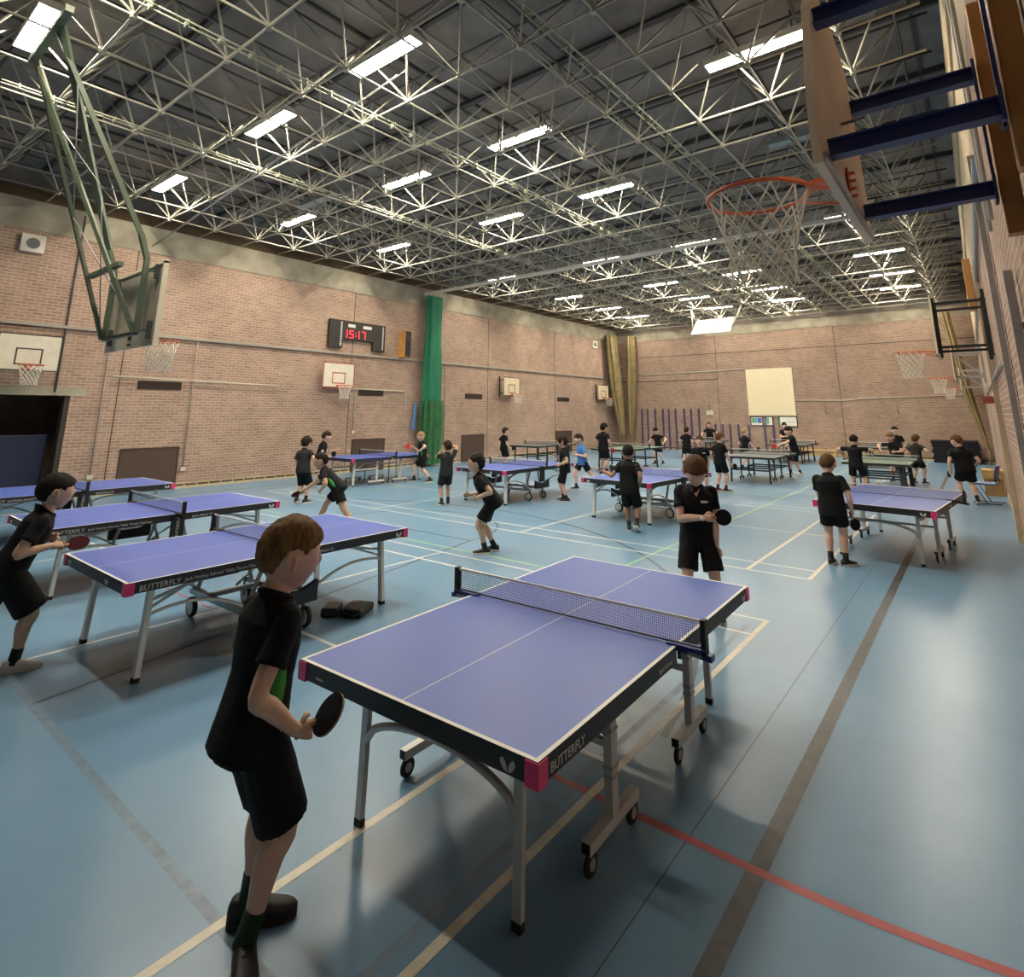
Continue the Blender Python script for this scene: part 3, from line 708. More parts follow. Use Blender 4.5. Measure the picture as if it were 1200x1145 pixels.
# ------------------------------------------------------------------ things on and against the right wall
xr = XR
def pole(label, x, y, z0, z1, wd, dp, m, cat='post', name='wall_channel'):
    t = thing(name, label, cat, (x, y, 0)); k = MB(); k.b2((-dp / 2, -wd / 2, z0), (dp / 2, wd / 2, z1)); k.build('channel', m, t)
    k = MB()
    for z in (z0 + .3, z1 - .4): k.b2((dp / 2, -wd / 2 - .02, z), (max(xr - x, dp / 2 + .005), wd / 2 + .02, z + .04))
    k.build('bracket', DARK_STEEL, t); return t
pole('grey steel channel post against the right wall below the large hoop', .285, 5.0, 0, 2.98, .07, .05, GREY_METAL)
pole('pale timber batten against the right wall beside the grey channel', .31, 5.5, 0, 2.9, .05, .03, PALE_RENDER)
pole('grey steel post on the right wall below the second hoop', .30, 7.6, .0, 4.8, .07, .05, GREY_METAL)
pole('pale post on the right wall further along', .29, 12.7, 0, 4.6, .10, .07, PALE_RENDER)
wallrun('conduit', 'grey conduit running along the right wall above the camera height', [(xr - .04, 6.4, 4.35), (xr - .04, 31.5, 4.35)], .03, GREY_METAL)
wallrun('conduit', 'pale thin pipe running along the right wall', [(xr - .03, 9.2, 2.62), (xr - .03, 31.5, 2.62)], .022, PIPE)
for y, lb in ((5.9, 'thin vertical conduit on the right wall under the blue beams'), (6.3, 'second thin vertical conduit on the right wall under the blue beams')):
    wallrun('conduit', lb, [(xr - .03, y, 3.6), (xr - .03, y, 6.2)], .018, PIPE, 'pipe', 'vertical conduits on the right wall')
t = thing('timber_pad', 'brown timber pad on the right wall above the second hoop', 'board', (.19, 13.0, 0)); k = MB(); k.box((0, 0, 4.33), (.12, .26, .95), None, 0, .01); k.build('pad', TIMBER, t); k = MB(); k.b2((.06, -.1, 4.0), (xr - .19 - .002, .1, 4.1)); k.build('bracket', DARK_STEEL, t)
t = thing('alarm_box', 'small red box on the right wall near the far hoops', 'alarm', (.22, 16.6, 2.33)); k = MB(); k.box((0, 0, 0), (.2, .2, .16), None, 0, .01); k.build('case', mat('red_box', (.32, .06, .04), .5), t); k = MB(); k.b2((.1, -.05, -.05), (.11, .05, .05)); k.build('back_plate', DARK_STEEL, t)
# chair and wooden box
t = thing('chair', 'blue plastic chair on black sled legs by the right wall', 'chair', (-.05, 17.6, 0), math.radians(80))
CHB = mat('blue_chair_plastic', (.03, .06, .22), .4)
k = MB(); k.box((0, 0, .45), (.44, .44, .03), None, 0, .012); k.build('seat', mat('pale_blue_seat', (.25, .36, .60), .5), t)
k = MB(); k.box((0, -.22, .68), (.44, .03, .34), Matrix.Rotation(math.radians(12), 3, 'X'), 0, .012); k.build('backrest', CHB, t)
for s in (-1, 1):
    k = MB(); k.tube([(s * .2, -.22, .55), (s * .2, -.2, .43), (s * .2, .2, .43), (s * .22, .0, .02), (s * .22, -.26, .02), (s * .22, .26, .02)], .012, 8); k.build('sled_leg', BLACK_PAINT, t)
t = thing('wooden_box', 'yellow-brown wooden vaulting box section beside the blue chair', 'box', (.1, 19.6, 0), 0)
k = MB(); k.b2((-.2, -.35, 0), (.2, .35, .42)); k.build('body', mat('box_wood', (.33, .19, .07), .6, noise=.2), t); k = MB(); k.b2((-.22, -.37, .42), (.22, .37, .62)); k.build('lid', mat('box_wood_pale', (.48, .30, .11), .6, noise=.2), t)

# ------------------------------------------------------------------ store room contents
for i, (dx, y, h_, lb) in enumerate(((-.75, 2.55, 1.5, 'dark blue gym mat standing in the store doorway, left one'), (-.62, 3.62, 1.5, 'dark blue gym mat standing in the store doorway, right one'))):
    k = MB(); k.box((XL + dx, y, h_ / 2), (.22, 1.0, h_), Matrix.Rotation(0, 3, 'Z'), 0, .04); tag(k.build('gym_mat', mat('navy_gym_mat', (.010, .016, .06), .6)), lb, 'gym mat', 'blue mats in the store')
k = MB(); k.beam((XL - .2, 2.35, 0), (XL - .45, 2.2, 1.0), .07, .05); tag(k.build('timber_pole', BENCHW), 'pale timber pole leaning just inside the dark store doorway', 'pole')

# ------------------------------------------------------------------ bags on the floor
t = thing('sports_bag', 'small black zipped case with pale trim on the floor by the blue table', 'bag', (-5.50, 3.84, 0), math.radians(38))
k = MB(); k.box((0, 0, .045), (.17, .22, .085), None, 0, .025); k.build('body', mat('bag_black', (.012, .012, .014), .6), t)
k = MB(); k.box((0, 0, .088), (.14, .19, .010), None, 0, .004); k.build('lid_trim', mat('bag_grey_trim', (.18, .18, .17), .5), t)
t = thing('sports_bag', 'flat black holdall lying on the floor, right of the small case', 'bag', (-5.33, 4.02, 0), math.radians(28))
k = MB(); k.box((0, 0, .042), (.25, .32, .08), None, 0, .03); k.build('body', mat('bag_charcoal', (.014, .013, .015), .65), t)
k = MB(); k.tube([(-.10, -.14, .08), (-.04, -.19, .05), (.06, -.18, .03), (.11, -.14, .06)], .01, 6); k.build('strap', BLACK, t)
k = MB(); k.box((-.06, .09, .083), (.08, .08, .008), None, 0, .003); k.build('badge', mat('tan_badge', (.20, .14, .09), .6), t)
# ------------------------------------------------------------------ table tennis tables
HW, HL, TH = .7625, 1.37, .76
TT_GREEN = mat('green_table_top', (.115, .20, .155), .42, noise=.05, nscale=2)
TT_GREY = mat('slate_table_top', (.10, .13, .145), .42, noise=.05, nscale=2)
TAPE = mat('net_tape', (.84, .81, .74), .7)
LETTER = mat('apron_lettering', (.62, .62, .60), .5)
def top_half(t, s, m, th=.022):
    k = MB(); y0, y1 = (.002, HL) if s > 0 else (-HL, -.002)
    k.b2((-HW, y0, TH - th), (HW, y1, TH - .001), 2); k.quad((-HW, y0, TH), (HW, y0, TH), (HW, y1, TH), (-HW, y1, TH), 0)
    z = TH + .0006; e = .02
    def q(xa, ya, xb, yb): k.quad((xa, ya, z), (xb, ya, z), (xb, yb, z), (xa, yb, z), 1)
    q(-HW, y0, -HW + e, y1); q(HW - e, y0, HW, y1); q(-.0022, y0, .0022, y1)
    if s > 0: q(-HW + e, HL - e, HW - e, HL)
    else: q(-HW + e, -HL, HW - e, -HL + e)
    return k.build('tabletop_half', [m, LINE_WHITE, BLACK_PAINT], t)
def apron(t, s, m, h=.062, e=.02):
    k = MB(); y0, y1 = (.03, HL) if s > 0 else (-HL, -.03); z0, z1 = TH - .022 - h, TH - .022
    k.b2((-HW, y0, z0), (-HW + e, y1, z1)); k.b2((HW - e, y0, z0), (HW, y1, z1))
    ye = HL - e if s > 0 else -HL; k.b2((-HW + e, ye, z0), (HW - e, ye + e, z1))
    for y in (s * .45, s * .95): k.b2((-HW + e, y - .015, z0 + .02), (HW - e, y + .015, z1))
    return k.build('apron', m, t)
def corner_caps(t):
    for sx in (-1, 1):
        for sy in (-1, 1):
            k = MB(); x, y = sx * HW, sy * HL; z0, z1 = TH - .092, TH - .004; d = .058; g = .006
            pts = [(x + sx * g, y + sy * g), (x + sx * g, y - sy * d), (x - sx * .02, y - sy * d), (x - sx * .02, y - sy * .02), (x - sx * d, y - sy * .02), (x - sx * d, y + sy * g)]
            k.poly([(px, py, z0) for px, py in pts], (0, 0, 1), z1 - z0); k.build('corner_cap', PINK, t)
def net(t, oh=.1525, bracket=BLACK):
    k = MB(); hw_ = HW + oh
    k.quad((-hw_, 0, TH + .012), (hw_, 0, TH + .012), (hw_, 0, TH + .140), (-hw_, 0, TH + .140)); o = k.build('net', TABLE_NET, t)
    k = MB(); k.b2((-hw_, -.004, TH + .138), (hw_, .004, TH + .1525)); k.build('net_tape', TAPE, o)
    k = MB(); k.b2((-hw_, -.003, TH + .006), (hw_, .003, TH + .013)); k.build('bottom_cord', BLACK, o)
    for s in (-1, 1):
        k = MB(); k.b2((s * hw_ - .014, -.022, TH - .02), (s * hw_ + .014, .022, TH + .158)); p = k.build('net_post', BLACK, t)
        k = MB(); k.b2((s * (HW - .06), -.03, TH + .0008), (s * (hw_ + .01), .03, TH + .010)); k.poly([(s * (HW - .02), -.03, TH - .02), (s * (hw_ + .04), -.02, TH - .045), (s * (hw_ + .04), -.02, TH - .015), (s * (HW - .02), -.03, TH + .004)], (0, 1, 0), .055); k.build('clamp', bracket, p)
def logo(parent, c, xd, sz):
    c = V(*c); xd = V(*xd); k = MB(); n = xd.cross(V(0, 0, 1))
    for s in (-1, 1):
        pts = [(.06 * s, -.5), (.50 * s, -.34), (.86 * s, .12), (.84 * s, .46), (.60 * s, .58), (.30 * s, .34), (.10 * s, -.05)]
        k.poly([c + xd * (a * sz) + V(0, 0, b_ * sz) for a, b_ in pts], n, .0015)
    return k.build('butterfly_logo', LETTER, parent)
def lettering(ap, s_side, y, txt, size, n):
    """text on the long side apron: side +1 (x=HW) reads along +Y, side -1 reads along -Y"""
    return text_part('lettering', txt, size, LETTER, ap, (s_side * (HW + .0006), y, TH - .055), (0, s_side, 0), (0, 0, 1), align='CENTER')
def leg(t, p, q, wd, m, foot=True):
    k = MB(); k.beam(p, q, wd, wd * .62, 0, (0, 1, 0)); o = k.build('leg', m, t)
    q, p = V(*q), V(*p); d = (q - p).normalized()
    k = MB(); k.beam(q - d * .002, q + d * .032, wd * 1.06, wd * .68, 0, (0, 1, 0)); k.build('rubber_foot', RUBBER, o); return o
def caster(parent, c, r=.05, wd=.022, hub=GREY_METAL, name='caster'):
    k = MB(); c = V(*c); k.lathe(c - V(wd / 2, 0, 0), (1, 0, 0), [(0, r * .45), (0, r * .9), (wd * .2, r), (wd * .8, r), (wd, r * .9), (wd, r * .45)], 18); o = k.build(name, RUBBER, parent)
    k = MB(); k.cyl(c - V(wd * .6, 0, 0), c + V(wd * .6, 0, 0), r * .5, n=12); k.build('hub', hub, o); return o
def wheel(parent, c, r=.092, wd=.045):
    c = V(*c); k = MB(); k.lathe(c - V(0, wd / 2, 0), (0, 1, 0), [(0, r * .80), (0, r * .94), (wd * .25, r), (wd * .75, r), (wd, r * .94), (wd, r * .80)], 24); o = k.build('wheel', RUBBER, parent)
    k = MB(); k.lathe(c - V(0, wd / 2, 0), (0, 1, 0), [(wd * .2, .0), (wd * .12, r * .2), (wd * .2, r * .3), (wd * .02, r * .81), (wd * .98, r * .81), (wd * .8, r * .3), (wd * .88, r * .2), (wd * .8, 0)], 24); k.build('hub', mat('wheel_disc', (.74, .73, .68), .45), o); return o
def arch(t, p, q, rise, m, r=.014, along=None):
    p, q = V(*p), V(*q); pts = []
    for i in range(15):
        u = i / 14; pt_ = p.lerp(q, u); pt_.z += rise * math.sin(PI * u) ; pts.append(pt_)
    k = MB(); k.tube(pts, r, 8); return k.build('arch_brace', m, t)

def rollaway_table(cx, cy, label, bracket, rz=0.):
    t = thing('table_tennis_table', label, 'table tennis table', (cx, cy, 0), rz, 'blue table tennis tables')
    for s in (-1, 1): top_half(t, s, TT_BLUE)
    for s in (-1, 1):
        ap = apron(t, s, BLACK_PAINT)
        if s < 0:
            lettering(ap, 1, -1.16, 'BUTTERFLY', .05, 0); lettering(ap, 1, -.18, 'Spirit Rollaway', .03, 0)
            logo(ap, (.62, -HL - .0006, TH - .055), (1, 0, 0), .042); text_part('lettering', 'slimline', .02, LETTER, ap, (-.62, -HL - .0006, TH - .055), (1, 0, 0), (0, 0, 1))
        else: logo(ap, (HW + .0006, 1.25, TH - .055), (0, 1, 0), .04)
    corner_caps(t); net(t, .1525, bracket)
    for sy in (-1, 1):
        ly = sy * 1.12
        for sx in (-1, 1):
            leg(t, (sx * .50, ly, TH - .05), (sx * .50, sy * 1.14, .032), .045, PALE_METAL)
            k = MB(); k.beam((sx * .53, ly, .60), (sx * .60, sy * .52, .66), .024, .03, 0, (0, 0, 1)); k.build('stay_bar', GREY_METAL, t)
            k = MB(); k.beam((sx * .50, ly, .62), (sx * .58, sy * 1.33, TH - .08), .022, .022); k.build('strut', GREY_METAL, t)
        # arch between the two legs
        pts = [(-.50 + 1.0 * i / 16, sy * 1.13, .45 + .10 * math.sin(PI * i / 16)) for i in range(17)]
        pts = [(x, y, .36 + .16 * (1 - ((x) / .5) ** 2) ** .5) for x, y, z in pts]
        k = MB(); k.tube(pts, .019, 8); k.build('arch_brace', PALE_METAL, t)
    for sx in (-1, 1):
        for sy in (-1, 1):
            x = sx * .60; y = sy * .52
            k = MB(); k.b2((x - .022, y - .03, .13), (x + .022, y + .03, TH - .06)); u = k.build('upright', PALE_METAL, t)
            k = MB()
            for z in (.3, .34, .5): k.b2((x - .027, y - .034, z), (x + .027, y + .034, z + .012))
            k.build('clamp_collar', GREY_METAL, u)
            k = MB(); k.b2((x - .024, y - .25, .10), (x + .024, y + .25, .148)); fb = k.build('foot_bar', PALE_METAL, t)
            for e in (-1, 1): k = MB(); k.b2((x - .021, y + e * .25, .103), (x + .021, y + e * .253, .145)); k.build('end_cap', BLACK, fb)
            for e in (-1, 1): caster(t, (x, y + e * .21, .05), .05, .022)
            k = MB(); k.tube([(x, y + sy * .02, .48), (x, y + sy * .30, TH - .07)], .012, 6); k.build('stay_bar', GREY_METAL, t)
    for sy in (-1, 1):
        k = MB(); k.b2((-.58, sy * .52 - .015, .42), (.58, sy * .52 + .015, .45)); k.build('cross_bar', PALE_METAL, t)
    k = MB(); k.b2((-.03, -.75, TH - .075), (.03, .75, TH - .05)); k.build('spine', DARK_STEEL, t)
    return t

def folding_table(cx, cy, label, slogan=True, rz=0., near=False):
    t = thing('table_tennis_table', label, 'table tennis table', (cx, cy, 0), rz, 'blue table tennis tables')
    WHT = mat('white_table_legs', (.80, .79, .74), .4)
    for s in (-1, 1): top_half(t, s, TT_BLUE)
    for s in (-1, 1):
        ap = apron(t, s, BLACK_PAINT)
        if s < 0:
            if slogan:
                lettering(ap, 1, -1.13, 'BUTTERFLY', .058, 0); lettering(ap, 1, -.62, "Jack Petchey Schools' Table Tennis Challenge", .036, 0)
            logo(ap, (-.6, -HL - .0006, TH - .055), (1, 0, 0), .04); logo(ap, (.35, -HL - .0006, TH - .055), (1, 0, 0), .04)
        else:
            if slogan: lettering(ap, 1, .30, 'Spirit Match 22', .042, 0)
            logo(ap, (HW + .0006, 1.25, TH - .055), (0, 1, 0), .045)
    corner_caps(t); net(t)
    for sy in (-1, 1):
        for sx in (-1, 1):
            leg(t, (sx * .60, sy * 1.13, TH - .05), (sx * .62, sy * 1.17, .032), .062, WHT)
            k = MB(); k.beam((sx * .58, sy * 1.12, .56), (sx * .55, sy * .42, TH - .06), .022, .022); k.build('stay_bar', GREY_METAL, t)
            k = MB(); k.beam((sx * .58, sy * 1.12, .50), (sx * .50, sy * .62, TH - .07), .018, .018); k.build('stay_bar', GREY_METAL, t)
            # long white arch from each leg in to the middle of the table
            pts = []
            for i in range(13):
                u = i / 12; pts.append((sx * (.615 - .04 * u), sy * (1.155 - 1.0 * u), .46 + .07 * math.sin(PI * min(u * 1.0, 1)) - .26 * u * u))
            k = MB(); k.tube(pts, .014, 8); k.build('arch_brace', WHT, t)
    for sy in (-1, 1):
        y = sy * .28
        k = MB(); k.beam((-.62, y, .24), (.62, y, .24), .04, .05); k.build('base_beam', GREY_METAL, t)
        for sx in (-1, 1):
            wheel(t, (sx * .58, y, .092))
            k = MB(); k.b2((sx * .58 - .02, y - sy * .03 - .003, .08), (sx * .58 + .02, y - sy * .03 + .003, .26)); k.build('wheel_fork', DARK_STEEL, t)
            k = MB(); k.beam((sx * .50, y, .26), (sx * .52, sy * .14, TH - .08), .03, .03); k.build('upright', GREY_METAL, t)
    for x in (-.3, .3): k = MB(); k.beam((x, -.28, .24), (x, .28, .24), .05, .04); k.build('base_rail', GREY_METAL, t)
    for sx in (-1, 1):
        k = MB(); k.b2((sx * .775 - .02, -.075, .42), (sx * .775 + .02, .075, TH - .0)); c = k.build('centre_post', BLACK, t)
        text_part('lettering', 'BUTTERFLY', .05, LETTER, c, (sx * (.775 + .0206) , 0, .60), (0, 0, sx), (0, -1, 0), align='CENTER') if near or slogan else None
        k = MB(); k.poly([(sx * .74, -.26, .46), (sx * .74, -.26, .28), (sx * .74, .26, .28), (sx * .74, .26, .46), (sx * .74, .1, .40), (sx * .74, -.1, .40)], (sx, 0, 0), .05); k.build('wing_plate', BLACK, t)
    return t

def frame_table(cx, cy, label, top, m, group, rz=0., wide=False):
    """older table on a thin black tube frame"""
    t = thing('table_tennis_table', label, 'table tennis table', (cx, cy, 0), rz, group)
    for s in (-1, 1): top_half(t, s, top)
    for s in (-1, 1): apron(t, s, m, .04, .025)
    net(t)
    for sy in (-1, 1):
        for sx in (-1, 1):
            leg(t, (sx * .55, sy * 1.1, TH - .05), (sx * .57, sy * 1.14, .032), .05 if not wide else .11, m)
            k = MB(); k.b2((sx * .5 - .018, sy * .38 - .018, .1), (sx * .5 + .018, sy * .38 + .018, TH - .04)); k.build('upright', m, t)
            k = MB(); k.b2((sx * .5 - .02, sy * .38 - .16, .07), (sx * .5 + .02, sy * .38 + .16, .11)); k.build('foot_bar', m, t)
            for e in (-1, 1): caster(t, (sx * .5, sy * .38 + e * .14, .038), .038, .02)
            k = MB(); k.beam((sx * .52, sy * .38, .36), (sx * .56, sy * 1.12, .36), .03, .03); k.build('side_rail', m, t)
        for y in (.38, 1.11):
            k = MB(); k.beam((-.55, sy * y, .36), (.55, sy * y, .36), .03, .045); k.build('cross_bar', m, t)
    return t
def tee_table(cx, cy, label, rz=0.):
    t = thing('table_tennis_table', label, 'table tennis table', (cx, cy, 0), rz, 'blue table tennis tables')
    WHT = mat('white_table_legs', (.80, .79, .74), .4)
    for s in (-1, 1): top_half(t, s, TT_BLUE)
    for s in (-1, 1): apron(t, s, mat('navy_apron', (.02, .025, .09), .4))
    corner_caps(t); net(t)
    for sy in (-1, 1):
        for sx in (-1, 1):
            leg(t, (sx * .56, sy * 1.17, TH - .05), (sx * .58, sy * 1.2, .032), .055, WHT)
            k = MB(); k.b2((sx * .58 - .024, sy * .42 - .024, .1), (sx * .58 + .024, sy * .42 + .024, TH - .05)); k.build('upright', WHT, t)
            k = MB(); k.b2((sx * .58 - .028, sy * .42 - .27, .07), (sx * .58 + .028, sy * .42 + .27, .12)); k.build('foot_bar', WHT, t)
            for e in (-1, 1): caster(t, (sx * .58, sy * .42 + e * .24, .037), .037, .02)
            k = MB(); k.beam((sx * .57, sy * 1.17, .44), (sx * .58, sy * .42, .44), .03, .04); k.build('side_rail', WHT, t)
            arch(t, (sx * .57, sy * 1.17, .38), (sx * .58, sy * .42, .5), .16, GREY_METAL, .01)
    for sx in (-1, 1): k = MB(); k.cyl((sx * .6, 0, .0), (sx * .6, 0, TH - .03), .014, n=8); k.build('centre_post', BLACK, t)
    return t
BLUEB = mat('blue_net_clamp', (.015, .035, .20), .35)
NETBLUE = BLUEB
ta = rollaway_table(-2.255, 3.30, 'large blue table tennis table in the foreground with silver arched legs', BLUEB, math.radians(1.6))
for s in (-1, 1): text_part('lettering', 'JOOLA', .026, LETTER, ta, (s * (HW + .10), -.0256, TH - .024), (1, 0, 0), (0, 0, 1), align='CENTER')
folding_table(-5.995, 3.20, 'blue table tennis table behind the person in the foreground, pink corners and white legs', True, 0, True)
folding_table(-9.0, 3.36, 'blue table tennis table in the middle of the left row of three', True)
folding_table(-12.52, 3.3, 'blue table tennis table farthest left, in front of the dark doorway', True)
folding_table(-9.22, 11.55, 'blue table tennis table behind the person in glasses', False, math.radians(-1))
folding_table(-5.62, 11.48, 'blue table tennis table behind the person who is serving', False, math.radians(-3))
rollaway_table(-1.225, 11.08, 'blue table tennis table on the right with net towards us and silver arches', BLACK, math.radians(-6))
tee_table(-14.6, 11.44, 'blue table tennis table with white T-shaped legs by the left wall', math.radians(-2))
GR = 'older tables in the far half of the hall'
frame_table(-5.62, 19.4, 'grey-topped table on black legs, right of centre in the far half', TT_GREY, BLACK_PAINT, GR)
frame_table(-10.6, 20.0, 'green-topped table on black legs beside the tall person with a red bat', TT_GREEN, BLACK_PAINT, GR, math.radians(-4))
frame_table(-14.4, 19.7, 'dark table on thin black legs near the left wall past the green net', TT_GREY, BLACK_PAINT, GR)
frame_table(-2.31, 19.25, 'green-topped table on broad dark legs behind the right blue table', TT_GREEN, mat('charcoal_legs', (.055, .055, .06), .45), GR, 0, True)
frame_table(-6.5, 27.3, 'grey table under the far wall posters', TT_GREY, BLACK_PAINT, GR)
frame_table(-3.2, 27.3, 'grey table near the far wall beside the gym mats', TT_GREY, BLACK_PAINT, GR)
frame_table(-10.5, 27.3, 'grey table near the far wall in front of the climbing posts', TT_GREY, BLACK_PAINT, GR)
# ------------------------------------------------------------------ people
def rotz(v, a): c, s = math.cos(a), math.sin(a); return V(v[0] * c - v[1] * s, v[0] * s + v[1] * c, v[2])
def ik(a, b, l1, l2, hint):
    """middle joint of a two-bone chain a-b with lengths l1,l2 bending towards hint; returns joint and reachable end"""
    a, b, hint = V(*a), V(*b), V(*hint); d = b - a; L = d.length
    if L > (l1 + l2) * .995: b = a + d * ((l1 + l2) * .995 / L); d = b - a; L = d.length
    d.normalize(); h = hint - d * hint.dot(d)
    if h.length < 1e-4: h = frame(d)[0]
    h.normalize(); x = (l1 * l1 - l2 * l2 + L * L) / (2 * L); y = math.sqrt(max(l1 * l1 - x * x, 0))
    return a + d * x + h * y, b
def ering(k, rings, n=18, m=0):
    """loft of elliptical rings (centre, X, Y, rx, ry [, squareness])"""
    vs = []; fs = []
    for c, X, Y, rx, ry, *q in rings:
        e = q[0] if q else 1.
        for j in range(n):
            a = 2 * PI * j / n; ca, sa = math.cos(a), math.sin(a)
            ca = math.copysign(abs(ca) ** e, ca); sa = math.copysign(abs(sa) ** e, sa)
            vs.append(c + X * (rx * ca) + Y * (ry * sa))
    N = len(rings)
    for i in range(N - 1):
        for j in range(n): fs.append((i * n + j, i * n + (j + 1) % n, (i + 1) * n + (j + 1) % n, (i + 1) * n + j))
    fs.append(list(reversed(range(n)))); fs.append([(N - 1) * n + j for j in range(n)])
    k.add(vs, fs, m, True); return k
def limb(k, pts, rs, n=12):
    """smooth tapered limb through pts (subdivided with Catmull-Rom)"""
    P = [V(*p) for p in pts]; out = []; ro = []
    for i in range(len(P) - 1):
        p0, p1, p2, p3 = P[max(i - 1, 0)], P[i], P[i + 1], P[min(i + 2, len(P) - 1)]
        for s in range(4):
            t = s / 4; t2, t3 = t * t, t * t * t
            out.append(.5 * ((2 * p1) + (p2 - p0) * t + (2 * p0 - 5 * p1 + 4 * p2 - p3) * t2 + (3 * p1 - p0 - 3 * p2 + p3) * t3)); ro.append(rs[i] + (rs[i + 1] - rs[i]) * (t * t * (3 - 2 * t)))
    out.append(P[-1]); ro.append(rs[-1]); k.tube(out, ro, n); return k
def ball(k, c, r, n=10, sc=(1, 1, 1), R=None, m=0):
    vs = []; fs = []; c = V(*c)
    for i in range(n + 1):
        th = PI * i / n
        for j in range(2 * n):
            ph = PI * j / n; p = V(math.sin(th) * math.cos(ph) * sc[0], math.sin(th) * math.sin(ph) * sc[1], math.cos(th) * sc[2]) * r
            vs.append(c + (R @ p if R else p))
    w_ = 2 * n
    for i in range(n):
        for j in range(w_): fs.append((i * w_ + j, (i + 1) * w_ + j, (i + 1) * w_ + (j + 1) % w_, i * w_ + (j + 1) % w_))
    k.add(vs, fs, m, True); return k
def gauss(x, s): return math.exp(-(x / s) ** 2)
def head_pt(u, H, wide=1.):
    """skin surface of the head along unit direction u (x right, y forward, z up), in metres about the head centre"""
    s = H * .0705
    x, y, z = u
    hx, hy, hz = .98 * wide, 1.20, 1.33
    r = 1.
    p = V(x * hx, y * hy, z * hz)
    low = max(0., -z)
    p.x *= 1 - .44 * low ** 1.3
    if y > 0: p.y *= 1 - .10 * low ** 2
    else: p.y *= 1 - .42 * low ** 1.1
    if z > 0: p.z *= .93
    if y > 0:                                        # face: flattened front, brow, sockets, nose, lips, chin
        p.y *= 1 - .06 * gauss(x, .5) * gauss(z + .1, .5)
        p.y += .055 * gauss(z - .16, .10) * gauss(x, .42) * y
        for sx in (-1, 1): p.y -= .085 * gauss(x - sx * .34, .17) * gauss(z - .00, .11) * y
        p.y += .24 * gauss(x, .105) * gauss(z + .20, .13) * y + .09 * gauss(x, .08) * gauss(z + .04, .14) * y
        p.y += .055 * gauss(x, .20) * gauss(z + .47, .05) * y + .055 * gauss(x, .18) * gauss(z + .58, .055) * y - .03 * gauss(x, .2) * gauss(z + .525, .025) * y
        p.y += .10 * gauss(x, .26) * gauss(z + .84, .16)
        for sx in (-1, 1): p += V(sx * .03, .03, 0) * (gauss(x - sx * .5, .2) * gauss(z + .2, .16))
    return p * s
def head_mesh(k, c, R, H, nu=40, nv=26):
    vs = []; fs = []
    for i in range(nv + 1):
        th = PI * i / nv
        for j in range(nu):
            ph = 2 * PI * j / nu; u = V(math.sin(th) * math.sin(ph), math.sin(th) * math.cos(ph), math.cos(th))
            vs.append(c + R @ head_pt(u, H))
    for i in range(nv):
        for j in range(nu): fs.append((i * nu + j, i * nu + (j + 1) % nu, (i + 1) * nu + (j + 1) % nu, (i + 1) * nu + j))
    k.add(vs, fs, 0, True)
    for sx in (-1, 1):                               # ears
        s = H * .0705
        Re = R @ Matrix.Rotation(sx * math.radians(-22), 3, 'Z')
        ball(k, c + R @ (V(sx * .97, -.16, -.10) * s), s * .33, 7, (.28, .62, 1.0), Re)
        ball(k, c + R @ (V(sx * .90, -.10, -.30) * s), s * .13, 5, (.5, .8, 1.), Re)
def fbm(p, sc):
    from mathutils import noise
    return noise.noise(p * sc) + .5 * noise.noise(p * sc * 2.1)
def hair_mesh(c, R, H, style, seed):
    """closed hair shell that dives under the skin outside the hairline"""
    nu, nv = 64, 44; k = MB(); vs = []; fs = []
    off = V(seed * 3.7, seed * 1.3, 0); st = dict(front=.42, side=.20, back=-.62, vol=.13, top=.06, fringe=0., lump=.035); st.update(style)
    for i in range(nv + 1):
        th = PI * i / nv
        for j in range(nu):
            ph = 2 * PI * j / nu; u = V(math.sin(th) * math.sin(ph), math.sin(th) * math.cos(ph), math.cos(th))
            a = abs(ph if ph <= PI else 2 * PI - ph)          # 0 front .. pi back
            f = max(0., 1 - a / .95); bk = max(0., min(1., (a - 1.62) / .8)); f = f * f * (3 - 2 * f); bk = bk * bk * (3 - 2 * bk)
            sidez = st['side']
            if 1.0 < a < 1.42: sidez -= .20 * (1 - abs(a - 1.21) / .21)   # sideburn
            line = st['front'] * min(1., f * 1.25) + sidez * max(0, 1 - min(1., f * 1.25) - bk) + st['back'] * bk
            line += .022 * math.sin(ph * 17 + seed) + .016 * math.sin(ph * 31 + seed * 2)
            mk = max(0., min(1., (u.z - line) / .14)); mk = mk * mk * (3 - 2 * mk)
            base = head_pt(u, H); d = base.normalized(); s = H * .0705
            vol = st['vol'] * (.55 + .45 * max(0, u.z)) + st['top'] * max(0, u.z) ** 2 + st['fringe'] * gauss(u.z - line - .18, .25) * f
            nz = fbm(V(u.x * 1.0, u.y * 1.0, u.z) + off, 3.2) * st['lump'] + fbm(V(ph * 3.2, u.z * .8, 0) + off, 2.6) * st['lump'] * .6
            rr = (vol + nz) * mk - .10 * (1 - mk)
            vs.append(c + R @ (base + d * (rr * s)))
    for i in range(nv):
        for j in range(nu): fs.append((i * nu + j, i * nu + (j + 1) % nu, (i + 1) * nu + (j + 1) % nu, (i + 1) * nu + j))
    k.add(vs, fs, 0, True); return k
